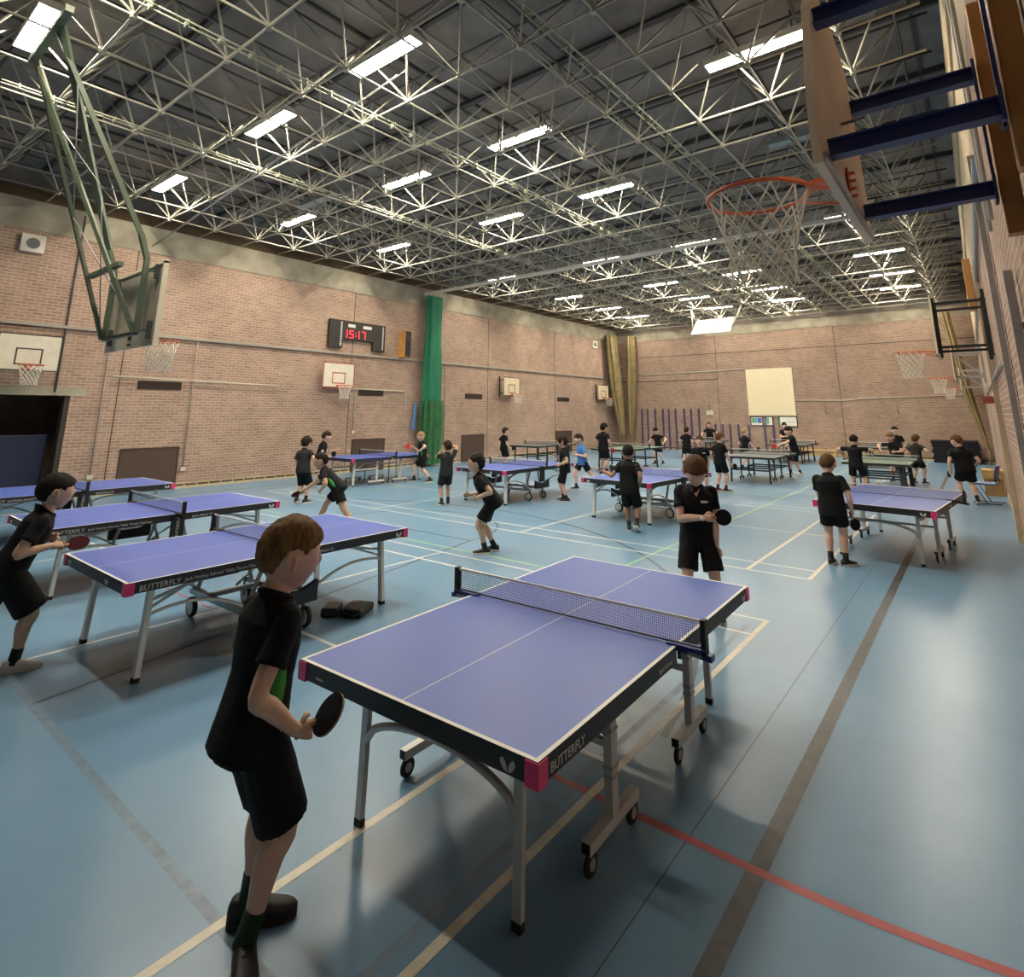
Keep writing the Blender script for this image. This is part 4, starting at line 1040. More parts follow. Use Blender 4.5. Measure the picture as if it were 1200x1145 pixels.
def remeshed(k, name, mats, parent, voxel, smooth=3, wrinkle=0., seed=0):
    """fuse the overlapping lofts of k into one continuous surface"""
    o = k.build(name + '_raw', mats if isinstance(mats, list) else [mats], None)
    md = o.modifiers.new('r', 'REMESH'); md.mode = 'VOXEL'; md.voxel_size = voxel; md.adaptivity = 0; md.use_smooth_shade = True
    if smooth:
        sm = o.modifiers.new('s', 'SMOOTH'); sm.factor = .5; sm.iterations = smooth
    dg = bpy.context.evaluated_depsgraph_get(); dg.update()
    me = bpy.data.meshes.new_from_object(o.evaluated_get(dg)); old = o.data
    bpy.data.objects.remove(o); bpy.data.meshes.remove(old); me.name = name
    if wrinkle and voxel < .0095:
        n = len(me.vertices); off = V(seed * 2.3, seed * .7, 0)
        for v in me.vertices:
            p = v.co; w_ = fbm(V(p.x, p.y, p.z * .55) + off, 9.) * wrinkle + fbm(V(p.x * .6, p.y * .6, p.z) + off, 22.) * wrinkle * .35
            v.co = p + v.normal * w_
    me.polygons.foreach_set('use_smooth', [True] * len(me.polygons)); me.update()
    r = bpy.data.objects.new(name, me); S.collection.objects.link(r)
    if parent: r.parent = parent
    return r
def append_mesh(o, k, mats):
    """append extra geometry (fingers, eyes) to an existing mesh object"""
    me = o.data; bm = bmesh.new(); bm.from_mesh(me); base = len(me.materials)
    for mm in mats: me.materials.append(mm)
    vv = [bm.verts.new(p) for p in k.v]
    for f, mi, sm in zip(k.f, k.m, k.sm):
        try: nf = bm.faces.new([vv[i] for i in f]); nf.material_index = base + mi; nf.smooth = sm
        except ValueError: pass
    bm.normal_update(); bm.to_mesh(me); bm.free()

SKIN_TONES = {'fair': (.72, .47, .36), 'rosy': (.70, .43, .33), 'tan': (.52, .31, .20), 'brown': (.30, .165, .10), 'warm': (.62, .40, .28)}
def skin_mat(t): return mat('skin_' + t, SKIN_TONES[t], .55, noise=.06, nscale=14)
HAIR_COLS = {'brown': (.085, .045, .022), 'sandy': (.19, .11, .05), 'black': (.010, .008, .008), 'dark': (.028, .016, .010), 'blond': (.30, .20, .095), 'auburn': (.12, .045, .02)}
def hair_mat(t):
    n = 'hair_' + t
    if n in MATS: return MATS[n]
    m = mat(n, HAIR_COLS[t], .7, noise=.45, nscale=60, spec=.15); nt = m.node_tree
    for nd in nt.nodes:
        if nd.type == 'TEX_NOISE':
            mp = nt.nodes.new('ShaderNodeMapping'); mp.inputs['Scale'].default_value = (1, 1, .22)
            tc = [q for q in nt.nodes if q.type == 'TEX_COORD'][0]; nt.links.new(tc.outputs['Object'], mp.inputs[0]); nt.links.new(mp.outputs[0], nd.inputs['Vector'])
    return m
SHIRT_BLACK = mat('black_sports_shirt', (.0055, .0055, .007), .8, sheen=.0, spec=.25); SHORTS_BLACK = mat('black_shorts', (.005, .005, .006), .8, spec=.25)
SHIRT_CHAR = mat('charcoal_shirt', (.024, .023, .023), .85, spec=.25); SHIRT_BLUE = mat('bright_blue_shirt', (.05, .20, .55), .7)
GREEN_PANEL = mat('green_side_panel', (.045, .28, .05), .7)
SOCK_BLACK = mat('black_sock', (.012, .012, .012), .9); SOCK_GREEN = mat('dark_green_sock', (.010, .035, .018), .9)
SHOE_BLACK = mat('black_trainer', (.012, .011, .012), .55); SHOE_WHITE = mat('white_trainer', (.72, .69, .63), .6); SHOE_RED = mat('dark_red_trainer', (.10, .02, .02), .6)
SOLE_WHITE = mat('white_sole', (.70, .68, .62), .6); SOLE_BLACK = mat('black_sole', (.016, .014, .013), .7)
EYE_WHITE = mat('eye_white', (.72, .70, .66), .3); EYE_DARK = mat('eye_dark', (.03, .02, .015), .25); LIP = mat('lip', (.45, .18, .15), .5); EAR_IN = mat('ear_hollow', (.42, .20, .15), .6)
RED_RUBBER = mat('red_bat_rubber', (.50, .035, .035), .8, spec=.15); DARKRED_RUBBER = mat('dark_red_bat_rubber', (.045, .006, .010), .85, spec=.1); BLACK_RUBBER = mat('black_bat_rubber', (.010, .011, .013), .85, spec=.12)
LABELW = mat('white_lettering', (.75, .74, .68), .6)
BAT_WOOD = mat('bat_handle_wood', (.40, .22, .09), .5)

def bat(label, c, axis, nrm, red=True, face=None, r=.077):
    """table tennis bat: c = middle of the grip, axis = handle to blade, nrm = blade normal"""
    t = thing('table_tennis_bat', label, 'table tennis bat', (0, 0, 0), 0, 'bats in the players\' hands')
    y = V(*axis).normalized(); z = V(*nrm); z = (z - y * z.dot(y)).normalized(); x = y.cross(z)
    c = V(*c); t.location = c
    def P(a, b_, d): return x * a + y * b_ + z * d
    def blade(d0, d1, m, name, rr):
        out = []
        for i in range(28):
            a = 2 * PI * i / 28; py = rr * 1.04 * math.sin(a); px = rr * math.cos(a)
            out.append(P(px, .125 + py, d0))
        k = MB(); k.poly(out, z, d1 - d0); return k.build(name, m, t)
    blade(-.003, .003, BAT_WOOD, 'blade', r)
    blade(.003, .0065, face or (RED_RUBBER if red else BLACK_RUBBER), 'rubber_sheet', r * .985); blade(-.0065, -.003, BLACK_RUBBER if (red or face) else RED_RUBBER, 'rubber_sheet', r * .985)
    k = MB(); ering(k, [(P(0, -.055, 0), x, z, .016, .0125), (P(0, -.02, 0), x, z, .0135, .0115), (P(0, .03, 0), x, z, .013, .011), (P(0, .062, 0), x, z, .017, .0095)], 12); k.build('handle', BAT_WOOD, t)
    return t

def hand(kb, kf, W, d, n, right, H, grip, fine=True):
    """palm into kb (fused with the body), separate bent fingers into kf; returns grip frame"""
    d = d.normalized(); n = (n - d * n.dot(d)).normalized(); s = d.cross(n) * (1 if right else -1); q = H / 1.7
    L = .085 * q
    ering(kb, [(W - d * .01 * q, s, n, .024 * q, .019 * q), (W + d * .022 * q, s, n, .032 * q, .017 * q), (W + d * .055 * q + n * .002, s, n, .040 * q, .0155 * q), (W + d * L + n * .003, s, n, .039 * q, .012 * q)], 14)
    ct = {'grip': (62, 78, 50), 'relax': (16, 26, 18), 'open': (4, 8, 6), 'fist': (70, 85, 60), 'flat': (2, 4, 4)}[grip]
    for i, (o_, ln_, bw) in enumerate(((.029, .072, 0), (.0098, .080, 1), (-.0098, .075, 1), (-.029, .060, 0))):
        p = W + d * (L - .006 * q) + s * (o_ * q); sp = .10 if grip in ('open', 'flat') else .04
        dd = (d + s * ((.5 - i / 3) * sp * 2)).normalized(); pts = [p]; ang = 0; rr = .0092 * q if i < 3 else .008 * q
        e = 1.0
        if grip == 'grip' and i == 0: e = .55
        for f, b_ in zip((.46, .30, .24), ct):
            ang += math.radians(b_ * e + (i * 2 if grip == 'relax' else 0)); v = dd * math.cos(ang) + n * math.sin(ang)
            pts.append(pts[-1] + v * (ln_ * q * f))
        k_ = kf; k_.tube(pts, [rr * 1.05, rr * 1.0, rr * .92, rr * .78], 8)
        ball(k_, pts[-1], rr * .80, 4)
    tb = W + d * (.028 * q) + s * (.030 * q); ta = .75 if grip in ('grip', 'fist') else .35
    v1 = (d * .62 + s * .75 + n * .25).normalized(); v2 = (d * .85 + s * (.35 - ta * .3) + n * (ta)).normalized(); v3 = (d * .75 + s * (.1 - ta * .5) + n * (ta * 1.1)).normalized()
    kf.tube([tb - v1 * .012 * q, tb + v1 * .028 * q, tb + v1 * .028 * q + v2 * .030 * q, tb + v1 * .028 * q + v2 * .030 * q + v3 * .022 * q], [.013 * q, .0115 * q, .0100 * q, .0080 * q], 8)
    ball(kf, tb + v1 * .028 * q + v2 * .030 * q + v3 * .022 * q, .0082 * q, 4)
    return W + d * (L * .80) + n * (.026 * q), d, n, s

def shoe(t, A, yaw, pitch, H, m, sole, right, q):
    """trainer round the ankle joint A (world-local coords), toe along yaw"""
    R = Matrix.Rotation(yaw, 3, 'Z') @ Matrix.Rotation(pitch, 3, 'X')
    X, Y, Z = R @ V(1, 0, 0), R @ V(0, 1, 0), R @ V(0, 0, 1); c = A - Z * (.075 * q)
    sec = [(-.078, .022, .032, .056), (-.066, .034, .042, .080), (-.02, .040, .044, .092), (.02, .041, .040, .086), (.06, .044, .032, .068), (.11, .047, .024, .052), (.150, .042, .019, .044), (.178, .030, .013, .036), (.194, .014, .010, .024)]
    k = MB(); ering(k, [(c + Y * (y * q) + Z * ((h * .5 + .004) * q), X, Z, w_ * q, h * .5 * q + .004, .8) for y, w_, _, h in sec], 16)
    ering(k, [(c + Y * (-.02 * q) + Z * (.05 * q), X, Y, .036 * q, .05 * q), (c + Y * (-.022 * q) + Z * (.088 * q), X, Y, .036 * q, .046 * q)], 16)
    o = k.build('shoe', m, t)
    k = MB(); n = len(sec); pts = [c + Y * (y * q) + X * (w_ * 1.07 * q) for y, w_, *_ in sec] + [c + Y * (y * q) - X * (w_ * 1.07 * q) for y, w_, *_ in reversed(sec)]
    k.poly([p - Z * (.004 * q) for p in pts], Z, .030 * q); k.build('sole', sole, o)
    k = MB()
    for i, y in enumerate((.0, .022, .044, .066)):
        hgt = .088 - i * .0085
        k.tube([c + Y * (y * q) - X * (.022 * q) + Z * ((hgt + .004) * q), c + Y * ((y + .006) * q) + Z * ((hgt + .012) * q), c + Y * (y * q) + X * (.022 * q) + Z * ((hgt + .004) * q)], .0035 * q, 5)
    k.build('laces', SOLE_BLACK if m is not SHOE_WHITE else WHITE, o)
    return o

PEOPLE = []
def person(label, x, y, heading, H, skin='fair', hair='brown', style=None, pel=(0, 0, None), lean=(0, .04), twist=0., hipyaw=0., head=(0, 0, 0),
           hr=None, hl=None, er=(.3, -1, -.2), el=(-.3, -1, -.2), nr=None, nl=None, dr=None, dl=None, gr='relax', gl='relax',
           fr=(.09, .0, 0), fl=(-.09, .0, 0), fry=-8, fly=8, frp=0, flp=0, kr=(.1, 1, 0), kl=(-.1, 1, 0),
           shirt=None, shorts=None, sock=None, shoes=None, sole=None, voxel=.010, sleeve=.62, hem=.0, shortlen=.72, collar=True, panel=True, logo=False, build=1.0, seed=1, glasses=False, vneck=False, laces=True, hemback=0., shortw=1.):
    """local frame: +Y the way the person faces, +X their right; heading = degrees clockwise from hall +Y.
    fr/fl: foot positions (x, y, heel lift); hr/hl: wrist targets; er/el elbow hints; nr/nl palm normals; dr/dl hand directions"""
    a = -math.radians(heading); t = thing('person', label, 'person', (x, y, 0), a)
    B = build; q = H / 1.6
    sk = skin_mat(skin); shirt = shirt or SHIRT_BLACK; shorts = shorts or SHORTS_BLACK; sock = sock or SOCK_BLACK; shoes = shoes or SHOE_BLACK; sole = sole or SOLE_WHITE
    thl, shl, ank = .240 * H, .232 * H, .05 * H
    pz = pel[2] if pel[2] is not None else .512 * H
    P = V(pel[0], pel[1], pz)
    hyr = -math.radians(hipyaw); hx, hy_ = rotz((1, 0, 0), hyr), rotz((0, 1, 0), hyr)
    sy_ = -math.radians(twist)
    up_ = V(lean[0], lean[1], 1).normalized() if abs(lean[0]) + abs(lean[1]) < 5 else V(0, 1, 0)
    N = P + up_ * (.288 * H)
    cx = rotz((1, 0, 0), sy_); cx = (cx - up_ * cx.dot(up_)).normalized(); cy = up_.cross(cx)
    shz = P + up_ * (.252 * H)
    SW = .099 * H * B
    SR, SL = shz + cx * SW, shz - cx * SW
    HR_, HL_ = P + hx * (.052 * H) - V(0, 0, .01 * H), P - hx * (.052 * H) - V(0, 0, .01 * H)
    AR, AL = V(fr[0], fr[1], ank + fr[2]), V(fl[0], fl[1], ank + fl[2])
    KR, AR = ik(HR_, AR, thl, shl, rotz(kr, 0)); KL, AL = ik(HL_, AL, thl, shl, rotz(kl, 0))
    ual, fal = .172 * H, .150 * H
    hr = hr or (SW + .05, .02, SR.z - .30 * H); hl = hl or (-SW - .05, .02, SL.z - .30 * H)
    ER, WR = ik(SR, hr, ual, fal, er); EL, WL = ik(SL, hl, ual, fal, el)
    # head
    hyaw, hpit, hrol = [math.radians(v) for v in head]
    R = Matrix.Rotation(sy_ - hyaw, 3, 'Z') @ Matrix.Rotation(hpit, 3, 'X') @ Matrix.Rotation(hrol, 3, 'Y')
    nk = N + up_ * (.02 * H)
    HC = N + (up_ * .4 + V(0, 0, .6)).normalized() * (.045 * H) + R @ V(0, .026 * H, .060 * H)
    # ---- body
    k = MB(); kf = MB()
    def sec(u, rx, ry, X=None, Y=None, o=0.): 
        c = P + (N - P) * u + cy * (o * H); tt = max(0, min(1, u)); Xd = (hx * (1 - tt) + cx * tt).normalized(); Yd = (up_.cross(Xd)).normalized()
        return (c, Xd, Yd, rx * H * B, ry * H * B, .92)
    ering(k, [sec(-.22, .070, .058), sec(-.05, .098, .070), sec(.12, .092, .064), sec(.35, .080, .056, o=.004), sec(.62, .092, .064, o=.004), sec(.82, .098, .062), sec(.93, .070, .048), sec(1.02, .040, .040)], 20)
    limb(k, [N - up_ * .03 * H, nk + (HC - nk) * .25, HC + R @ V(0, -.018 * H, -.035 * H)], [.040 * H, .036 * H, .034 * H])
    head_mesh(k, HC, R, H)
    for S_, E_, W_ in ((SR, ER, WR), (SL, EL, WL)):
        limb(k, [S_ - up_ * .0, S_.lerp(E_, .35), E_, E_.lerp(W_, .3), W_], [.034 * H * B, .029 * H * B, .0235 * H, .025 * H, .0165 * H])
    for Hh, Kk, Aa in ((HR_, KR, AR), (HL_, KL, AL)):
        bk = (Kk - Hh).cross(V(1, 0, 0)).normalized()
        d = (Aa - Kk).normalized(); bkc = V(0, -1, 0) - d * V(0, -1, 0).dot(d)
        limb(k, [Hh, Hh.lerp(Kk, .45), Kk, Kk.lerp(Aa, .3) + bkc * .010 * H, Kk.lerp(Aa, .75), Aa + V(0, 0, -.01)], [.062 * H * B, .050 * H * B, .036 * H, .036 * H * (.6 + .4 * B), .024 * H, .022 * H])
    grips = {}
    for key, W_, E_, nn, dd, g, rt in (('R', WR, ER, nr, dr, gr, True), ('L', WL, EL, nl, dl, gl, False)):
        d = V(*dd) if dd else (W_ - E_)
        n_ = V(*nn) if nn else V(-1 if rt else 1, .15, 0)
        grips[key] = hand(k, kf, W_, d, n_, rt, H, g)
    o = remeshed(k, 'body', [sk], t, voxel, 2)
    append_mesh(o, kf, [sk])
    # eyes, brows and lips belong to the face
    ke = MB(); s = H * .0705
    for sx in (-1, 1):
        u = V(sx * .315, .94, .02).normalized(); p = head_pt(u, H)
        ball(ke, HC + R @ (p + V(0, -.085 * s, 0)), .155 * s, 6, m=0)
        ball(ke, HC + R @ (p + V(0, .025 * s, 0)), .068 * s, 5, m=1)
        bu = [V(sx * (.16 + .09 * i), .93, .215 + .03 * math.sin(i * 1.0)).normalized() for i in range(5)]
        ke.tube([HC + R @ (head_pt(b_, H) + V(0, .02 * s, 0)) for b_ in bu], [.03 * s, .045 * s, .045 * s, .04 * s, .02 * s], 6, m=2)
        lid = [V(sx * (.19 + .065 * i), .94, .075 + .035 * math.sin(i * PI / 4)).normalized() for i in range(5)]
        ke.tube([HC + R @ (head_pt(b_, H) + V(0, .012 * s, 0)) for b_ in lid], .028 * s, 6, m=3)
    lp = [V(-.22 + .055 * i, .92, -.505 - .012 * math.sin(i * PI / 8)).normalized() for i in range(9)]
    ke.tube([HC + R @ (head_pt(b_, H) + V(0, .012 * s, 0)) for b_ in lp], [.02 * s, .04 * s, .05 * s, .055 * s, .05 * s, .055 * s, .05 * s, .04 * s, .02 * s], 6, m=4)
    for sx in (-1, 1):                               # ear rim and hollow
        e0 = V(sx * 1.03, -.14, -.08) * s; pts = []
        for i in range(11):
            an = math.radians(-70 + 27 * i); pts.append(HC + R @ (e0 + V(sx * (.05 + .07 * max(0, -math.cos(an))), math.cos(an) * .17 - .03, math.sin(an) * .30) * s))
        ke.tube(pts, [.05 * s] + [.06 * s] * 9 + [.04 * s], 6, m=3)
        ball(ke, HC + R @ (e0 + V(sx * .02, .05, -.27) * s), .09 * s, 5, m=3)
        ball(ke, HC + R @ (e0 + V(sx * .0, .06, .0) * s), .10 * s, 5, (.35, .8, 1.3), R, m=5)
    append_mesh(o, ke, [EYE_WHITE, EYE_DARK, hair_mat(hair), sk, LIP, EAR_IN])
    if glasses:
        kg = MB()
        for sx in (-1, 1):
            c_ = R @ V(sx * .36 * s, 1.18 * s, .03 * s) + HC
            kg.tube([c_ + R @ V(math.cos(2 * PI * i / 16) * .24 * s, 0, math.sin(2 * PI * i / 16) * .19 * s) for i in range(16)], .025 * s, 5, closed=True)
            kg.tube([c_ + R @ V(sx * .24 * s, 0, .05 * s), HC + R @ V(sx * .98 * s, -.05 * s, .08 * s)], .022 * s, 5)
        kg.tube([HC + R @ V(-.12 * s, 1.2 * s, .06 * s), HC + R @ V(.12 * s, 1.2 * s, .06 * s)], .022 * s, 5); kg.build('glasses', DARK_STEEL, t)
    hm = hair_mesh(HC, R, H, style or {}, seed); ho = hm.build('hair', hair_mat(hair), t)
    # ---- shirt
    k = MB(); e = .010
    def ssec(u, rx, ry, o_=0., dz=0.):
        c, X, Y, a_, b_, q_ = sec(u, rx, ry, o=o_); return (c + V(0, 0, dz), X, Y, a_ + e * q, b_ + e * q, .9)
    ering(k, [ssec(-.20 - hem, .108, .084, hemback), ssec(-.05 - hem * .4, .108, .082, hemback * .5), ssec(.15, .102, .076), ssec(.38, .094, .068, .003), ssec(.62, .100, .072, .004), ssec(.82, .106, .068), ssec(.92, .080, .054), ssec(.985, .050, .046), ssec(1.03, .040, .042)], 24)
    for S_, E_ in ((SR, ER), (SL, EL)):
        d = (E_ - S_); q1 = S_ + d * sleeve; q0 = S_.lerp(N, .45) - up_ * (.012 * H)
        limb(k, [q0, S_ - d * .02, S_.lerp(q1, .5), q1], [.026 * H * B, .033 * H * B, .038 * H * B, .044 * H * B], 14)
    so = remeshed(k, 'shirt', [shirt], t, voxel * 1.15, 3, .0045 * q, seed)
    if collar:
        k = MB(); kk = []
        for i in range(20):
            an = 2 * PI * i / 20; kk.append(N + up_ * (.000 * H) + cx * (math.cos(an) * .041 * H) + cy * (math.sin(an) * .042 * H + .004 * H) - up_ * (.012 * H * math.sin(an) - .008 * H))
        k.tube(kk, .0095 * H, 8, closed=True); k.build('collar', shirt, so)
    if panel:
        for S_, sgn in ((SR, 1), (SL, -1)):
            k = MB(); rows = []
            for i in range(6):
                u = .08 + .5 * i / 5; c, X, Y, a_, b_, _ = ssec(u, .099, .072)
                hw_ = .020 * H * math.sin(PI * (i + .6) / 6.2)
                rows.append([c + X * (sgn * (a_ * 1.025 + .004)) + Y * w_ for w_ in (-hw_, hw_)])
            vs = [p for r_ in rows for p in r_] ; vs += [p - hx * (sgn * .012) for p in vs]; fs = []
            for i in range(5): fs += [(2 * i, 2 * i + 1, 2 * i + 3, 2 * i + 2), (12 + 2 * i, 12 + 2 * i + 2, 12 + 2 * i + 3, 12 + 2 * i + 1), (2 * i, 2 * i + 2, 14 + 2 * i, 12 + 2 * i), (2 * i + 1, 13 + 2 * i, 15 + 2 * i, 2 * i + 3)]
            k.add(vs, fs, 0, True); tag(k.build('side_panel', GREEN_PANEL, so), 'green side panel')
    if vneck:
        c0, X0, Y0, a0, b0, _ = ssec(.97, .060, .050); c1, X1, Y1, a1, b1, _ = ssec(.80, .102, .068)
        k = MB(); k.poly([c0 - X0 * (.028 * H) + Y0 * (b0 * .86), c1 + Y1 * (b1 + .004), c0 + X0 * (.028 * H) + Y0 * (b0 * .86)], cy, .006); k.build('open_neck', sk, so)
        for sg in (-1, 1):
            k = MB(); k.poly([c0 + X0 * (sg * .040 * H) + Y0 * (b0 * .5), c0 + X0 * (sg * .016 * H) + Y0 * (b0 * .98), c1 * .45 + c0 * .55 + X1 * (sg * .034 * H) + Y1 * (b1 * .98)], cy, .012); k.build('collar_flap', shirt, so)
    if logo:
        c, X, Y, a_, b_, _ = ssec(.70, .100, .072)
        k = MB(); p = c - X * (.045 * H * logo) + Y * (b_ * .98 + .008); k.box(p, (.042 * H, .004, .012 * H), Matrix((X, Y, up_)).transposed()); tag(k.build('chest_badge', LABELW, so), 'small white chest lettering')
    # ---- shorts
    k = MB(); e2 = .012 * q
    def sh(u, rx, ry): c, X, Y, a_, b_, q_ = sec(u, rx, ry); return (c, X, Y, a_ + e2, b_ + e2, .9)
    ering(k, [sh(-.26, .085, .075), sh(-.1, .104, .082), sh(.06, .098, .076)], 20)
    for Hh, Kk in ((HR_, KR), (HL_, KL)):
        en = Hh.lerp(Kk, shortlen) if shortlen <= 1 else Kk + (Kk - Hh) * (shortlen - 1)
        limb(k, [Hh, Hh.lerp(en, .5), en], [.064 * H * B, .060 * H * B * shortw, .062 * H * B * shortw], 16)
    go = remeshed(k, 'shorts', [shorts], t, voxel * 1.15, 3, .004 * q, seed + 3)
    # ---- socks and shoes
    for Aa, Kk, yw, pi_, rt in ((AR, KR, fry, frp, True), (AL, KL, fly, flp, False)):
        k = MB(); d = (Kk - Aa).normalized(); k.tube([Aa - d * .02, Aa + d * .03, Aa + d * (.062 * H)], [.028 * H, .0255 * H, .0265 * H], 14); k.build('sock', sock, t)
        shoe(t, Aa, -math.radians(-yw if False else -yw), math.radians(pi_), H, shoes, sole, rt, q)
    Mw = Matrix.Translation((x, y, 0)) @ Matrix.Rotation(a, 4, 'Z')
    g = {}
    for key in grips:
        c, d, n_, s_ = grips[key]; r3 = Mw.to_3x3(); g[key] = (Mw @ c, r3 @ d, r3 @ n_, r3 @ s_)
    return t, g
def hold(g, label, red=True, face=None, tilt=.7, flip=False, axis=None, nrm=None, slide=0.):
    c, d, n, s = g
    ax = V(*axis) if axis else (s * .85 + d * tilt).normalized()
    nn = V(*nrm) if nrm else n
    return bat(label, c + ax * slide, ax, nn, red, face)
BALLM = mat('white_plastic_ball', (.85, .82, .74), .35)
def ttball(x, y, z, label):
    k = MB(); ball(k, (0, 0, 0), .02, 10); tag(k.build('table_tennis_ball', BALLM, None, (x, y, z)), label, 'ball')
# ------------------------------------------------------------------ the players, nearest first
t, g = person('person in black kit standing in the foreground, back to us, bat in right hand', -2.49, 1.46, 6, 1.57, 'fair', 'sandy',
    dict(front=.34, side=.22, back=-.50, vol=.15, top=.14, fringe=.05, lump=.07), pel=(-.0, -.06, .80), lean=(-.02, .11), twist=-4, head=(16, -4, 0),
    hr=(.18, .04, .79), er=(.15, -1, -.1), gr='grip', nr=(-1, .0, -.35), dr=(-.05, .9, -.25), hl=(-.16, .03, .70), el=(-.1, -1, 0), gl='relax',
    fr=(.05, -.03, 0), fl=(-.13, .05, .0), fry=-110, fly=-32, kr=(.25, 1, 0), voxel=.0065, sock=SOCK_GREEN, sole=SOLE_BLACK, hem=.0, hemback=-.012, shortlen=.93, shortw=1.12, seed=2, build=.94)
hold(g['R'], 'black bat held by the person in the foreground', False, face=BLACK_RUBBER, axis=(.71, .24, .5), nrm=(-.17, -.77, .61))

t, g = person('person at far left lunging right in black kit and white trainers, holding a bat', -6.42, 1.50, 8, 1.56, 'warm', 'black',
    dict(front=.26, side=.16, back=-.5, vol=.16, top=.05, fringe=.10), pel=(0, -.13, .775), lean=(0, .43), head=(-4, 4, 0),
    hr=(.12, .11, .93), er=(.4, -1, -.1), gr='grip', nr=(-.5, .1, -.8), dr=(-.1, 1, .05), hl=(-.04, .10, .96), el=(-.6, -.8, -.2), gl='grip', nl=(1, 0, -.2),
    fr=(.08, .0, .0), fl=(-.12, -.55, .10), fry=-8, fly=8, flp=-40, voxel=.008, shoes=SHOE_WHITE, sole=SOLE_WHITE, hem=.04, shortlen=.98, shortw=1.18, seed=3, panel=False)
hold(g['R'], 'dark red bat held by the lunging person at far left', True, face=DARKRED_RUBBER, axis=(.15, .95, .08), nrm=(.55, -.15, .83))

t, g = person('person in black kit and glasses crouching mid hall, facing left', -6.03, 6.79, 228, 1.52, 'warm', 'black',
    dict(front=.30, side=.18, back=-.5, vol=.16, top=.16, lump=.06), pel=(0, -.10, .735), lean=(0, .64), head=(4, 18, 0),
    hr=(.14, .24, .80), er=(.5, -1, -.1), gr='relax', hl=(-.16, .12, .80), el=(-.5, -1, 0), gl='fist', nl=(1, 0, 0),
    fr=(.10, -.14, 0), fl=(-.08, .0, 0), fry=-20, fly=4, voxel=.008, hem=.07, shortlen=.80, seed=4, glasses=True, logo=1, panel=False)

t, g = person('person in black kit serving at the far end of the foreground table, facing us', -2.45, 6.08, 156, 1.63, 'rosy', 'brown',
    dict(front=.13, side=.12, back=-.5, vol=.20, top=.10, fringe=.14, lump=.05), pel=(0, -.03, .82), lean=(.0, .07), twist=0, head=(-4, -24, 0),
    hr=(-.05, .22, 1.0), er=(.6, .1, -1), gr='grip', nr=(0, -1, -.2), dr=(-1, .2, .05), hl=(-.17, .07, .63), el=(-.3, -1, 0), gl='open', nl=(.35, .9, 0), dl=(.02, .05, -1),
    fr=(.15, .0, 0), fl=(-.15, -.05, 0), voxel=.0075, hem=.02, shortlen=.90, shortw=1.02, seed=5, vneck=True, collar=False, logo=1, build=1.0)
hold(g['R'], 'black bat held across the chest by the serving person', False, face=BLACK_RUBBER, axis=(.93, .36, .1), nrm=(.40, -.90, .2))
ttball(-2.30, 5.84, 1.0, 'white ball in the air in front of the serving person')

t, g = person('person in black kit walking away past a blue table, ball on left palm', -5.08, 9.56, -18, 1.49, 'brown', 'black',
    dict(front=.3, side=.2, back=-.5, vol=.12, lump=.05), pel=(0, 0, .75), lean=(.0, .05), head=(-6, -6, 0),
    hl=(-.48, .02, 1.0), el=(-.2, -.6, -1), gl='open', nl=(0, .1, 1), dl=(-1, .1, .02), hr=(.19, .03, .78), er=(.4, -1, 0),
    fr=(.13, -.10, .07), fl=(-.03, .04, 0), frp=-30, voxel=.010, hem=.08, shortlen=.96, seed=6)
ttball(-5.60, 9.36, 1.045, 'white ball on the palm of the person walking away')

t, g = person('person in black kit at the right blue table, back to us, bat hanging down', -1.775, 9.28, -4, 1.47, 'rosy', 'brown',
    dict(front=.36, side=.2, back=-.5, vol=.13), pel=(0, 0, None), lean=(-.03, .03), head=(10, -8, 0),
    hr=(.235, .04, .70), er=(.4, -1, 0), gr='grip', hl=(-.02, .24, .94), el=(-.3, -.2, -1), fr=(.10, 0, 0), fl=(-.08, -.01, 0), fry=-40, fly=-6, voxel=.009, hem=.06, shortlen=.66, seed=7, build=1.08, collar=True, panel=False)
hold(g['R'], 'dark bat hanging from the hand of the person at the right blue table', False, face=BLACK_RUBBER, axis=(.25, .25, -.9), nrm=(.7, -.7, .1))

t, g = person('person bending low to the left with outstretched bat beyond the left tables', -9.46, 6.25, 230, 1.5, 'tan', 'black',
    dict(front=.32, side=.2, back=-.45, vol=.13), pel=(.02, -.27, .71), lean=(0, 1.0), twist=-10, head=(0, 6, 0),
    hr=(.13, .42, .62), er=(.5, .2, -1), gr='grip', nr=(-.3, .3, -.8), hl=(-.14, .0, .68), el=(-.6, -.5, .3), gl='relax', nl=(1, 0, 0),
    fr=(.12, .14, 0), fl=(-.16, -.62, 0), fly=14, voxel=.009, shortlen=.7, seed=8)
hold(g['R'], 'dark bat stretched out low by the bending person', True, face=DARKRED_RUBBER)
ttball(-9.66, 5.74, .655, 'white ball just above the low bat of the bending person')

t, g = person('person in charcoal shirt and black shorts by the left wall, back to us', -12.45, 7.66, -22, 1.5, 'rosy', 'dark',
    dict(front=.2, side=-.1, back=-.6, vol=.26, top=.1, lump=.13), pel=(0, 0, .75), lean=(-.10, .14), head=(-6, -6, 0),
    hr=(.22, .16, .86), er=(.8, -.7, -.2), gr='fist', hl=(-.14, .2, .85), el=(-.5, -1, 0), fr=(.08, .06, 0), fl=(-.06, -.08, .03), fly=20, voxel=.010, shirt=SHIRT_CHAR, shortlen=.98, seed=9, panel=False)

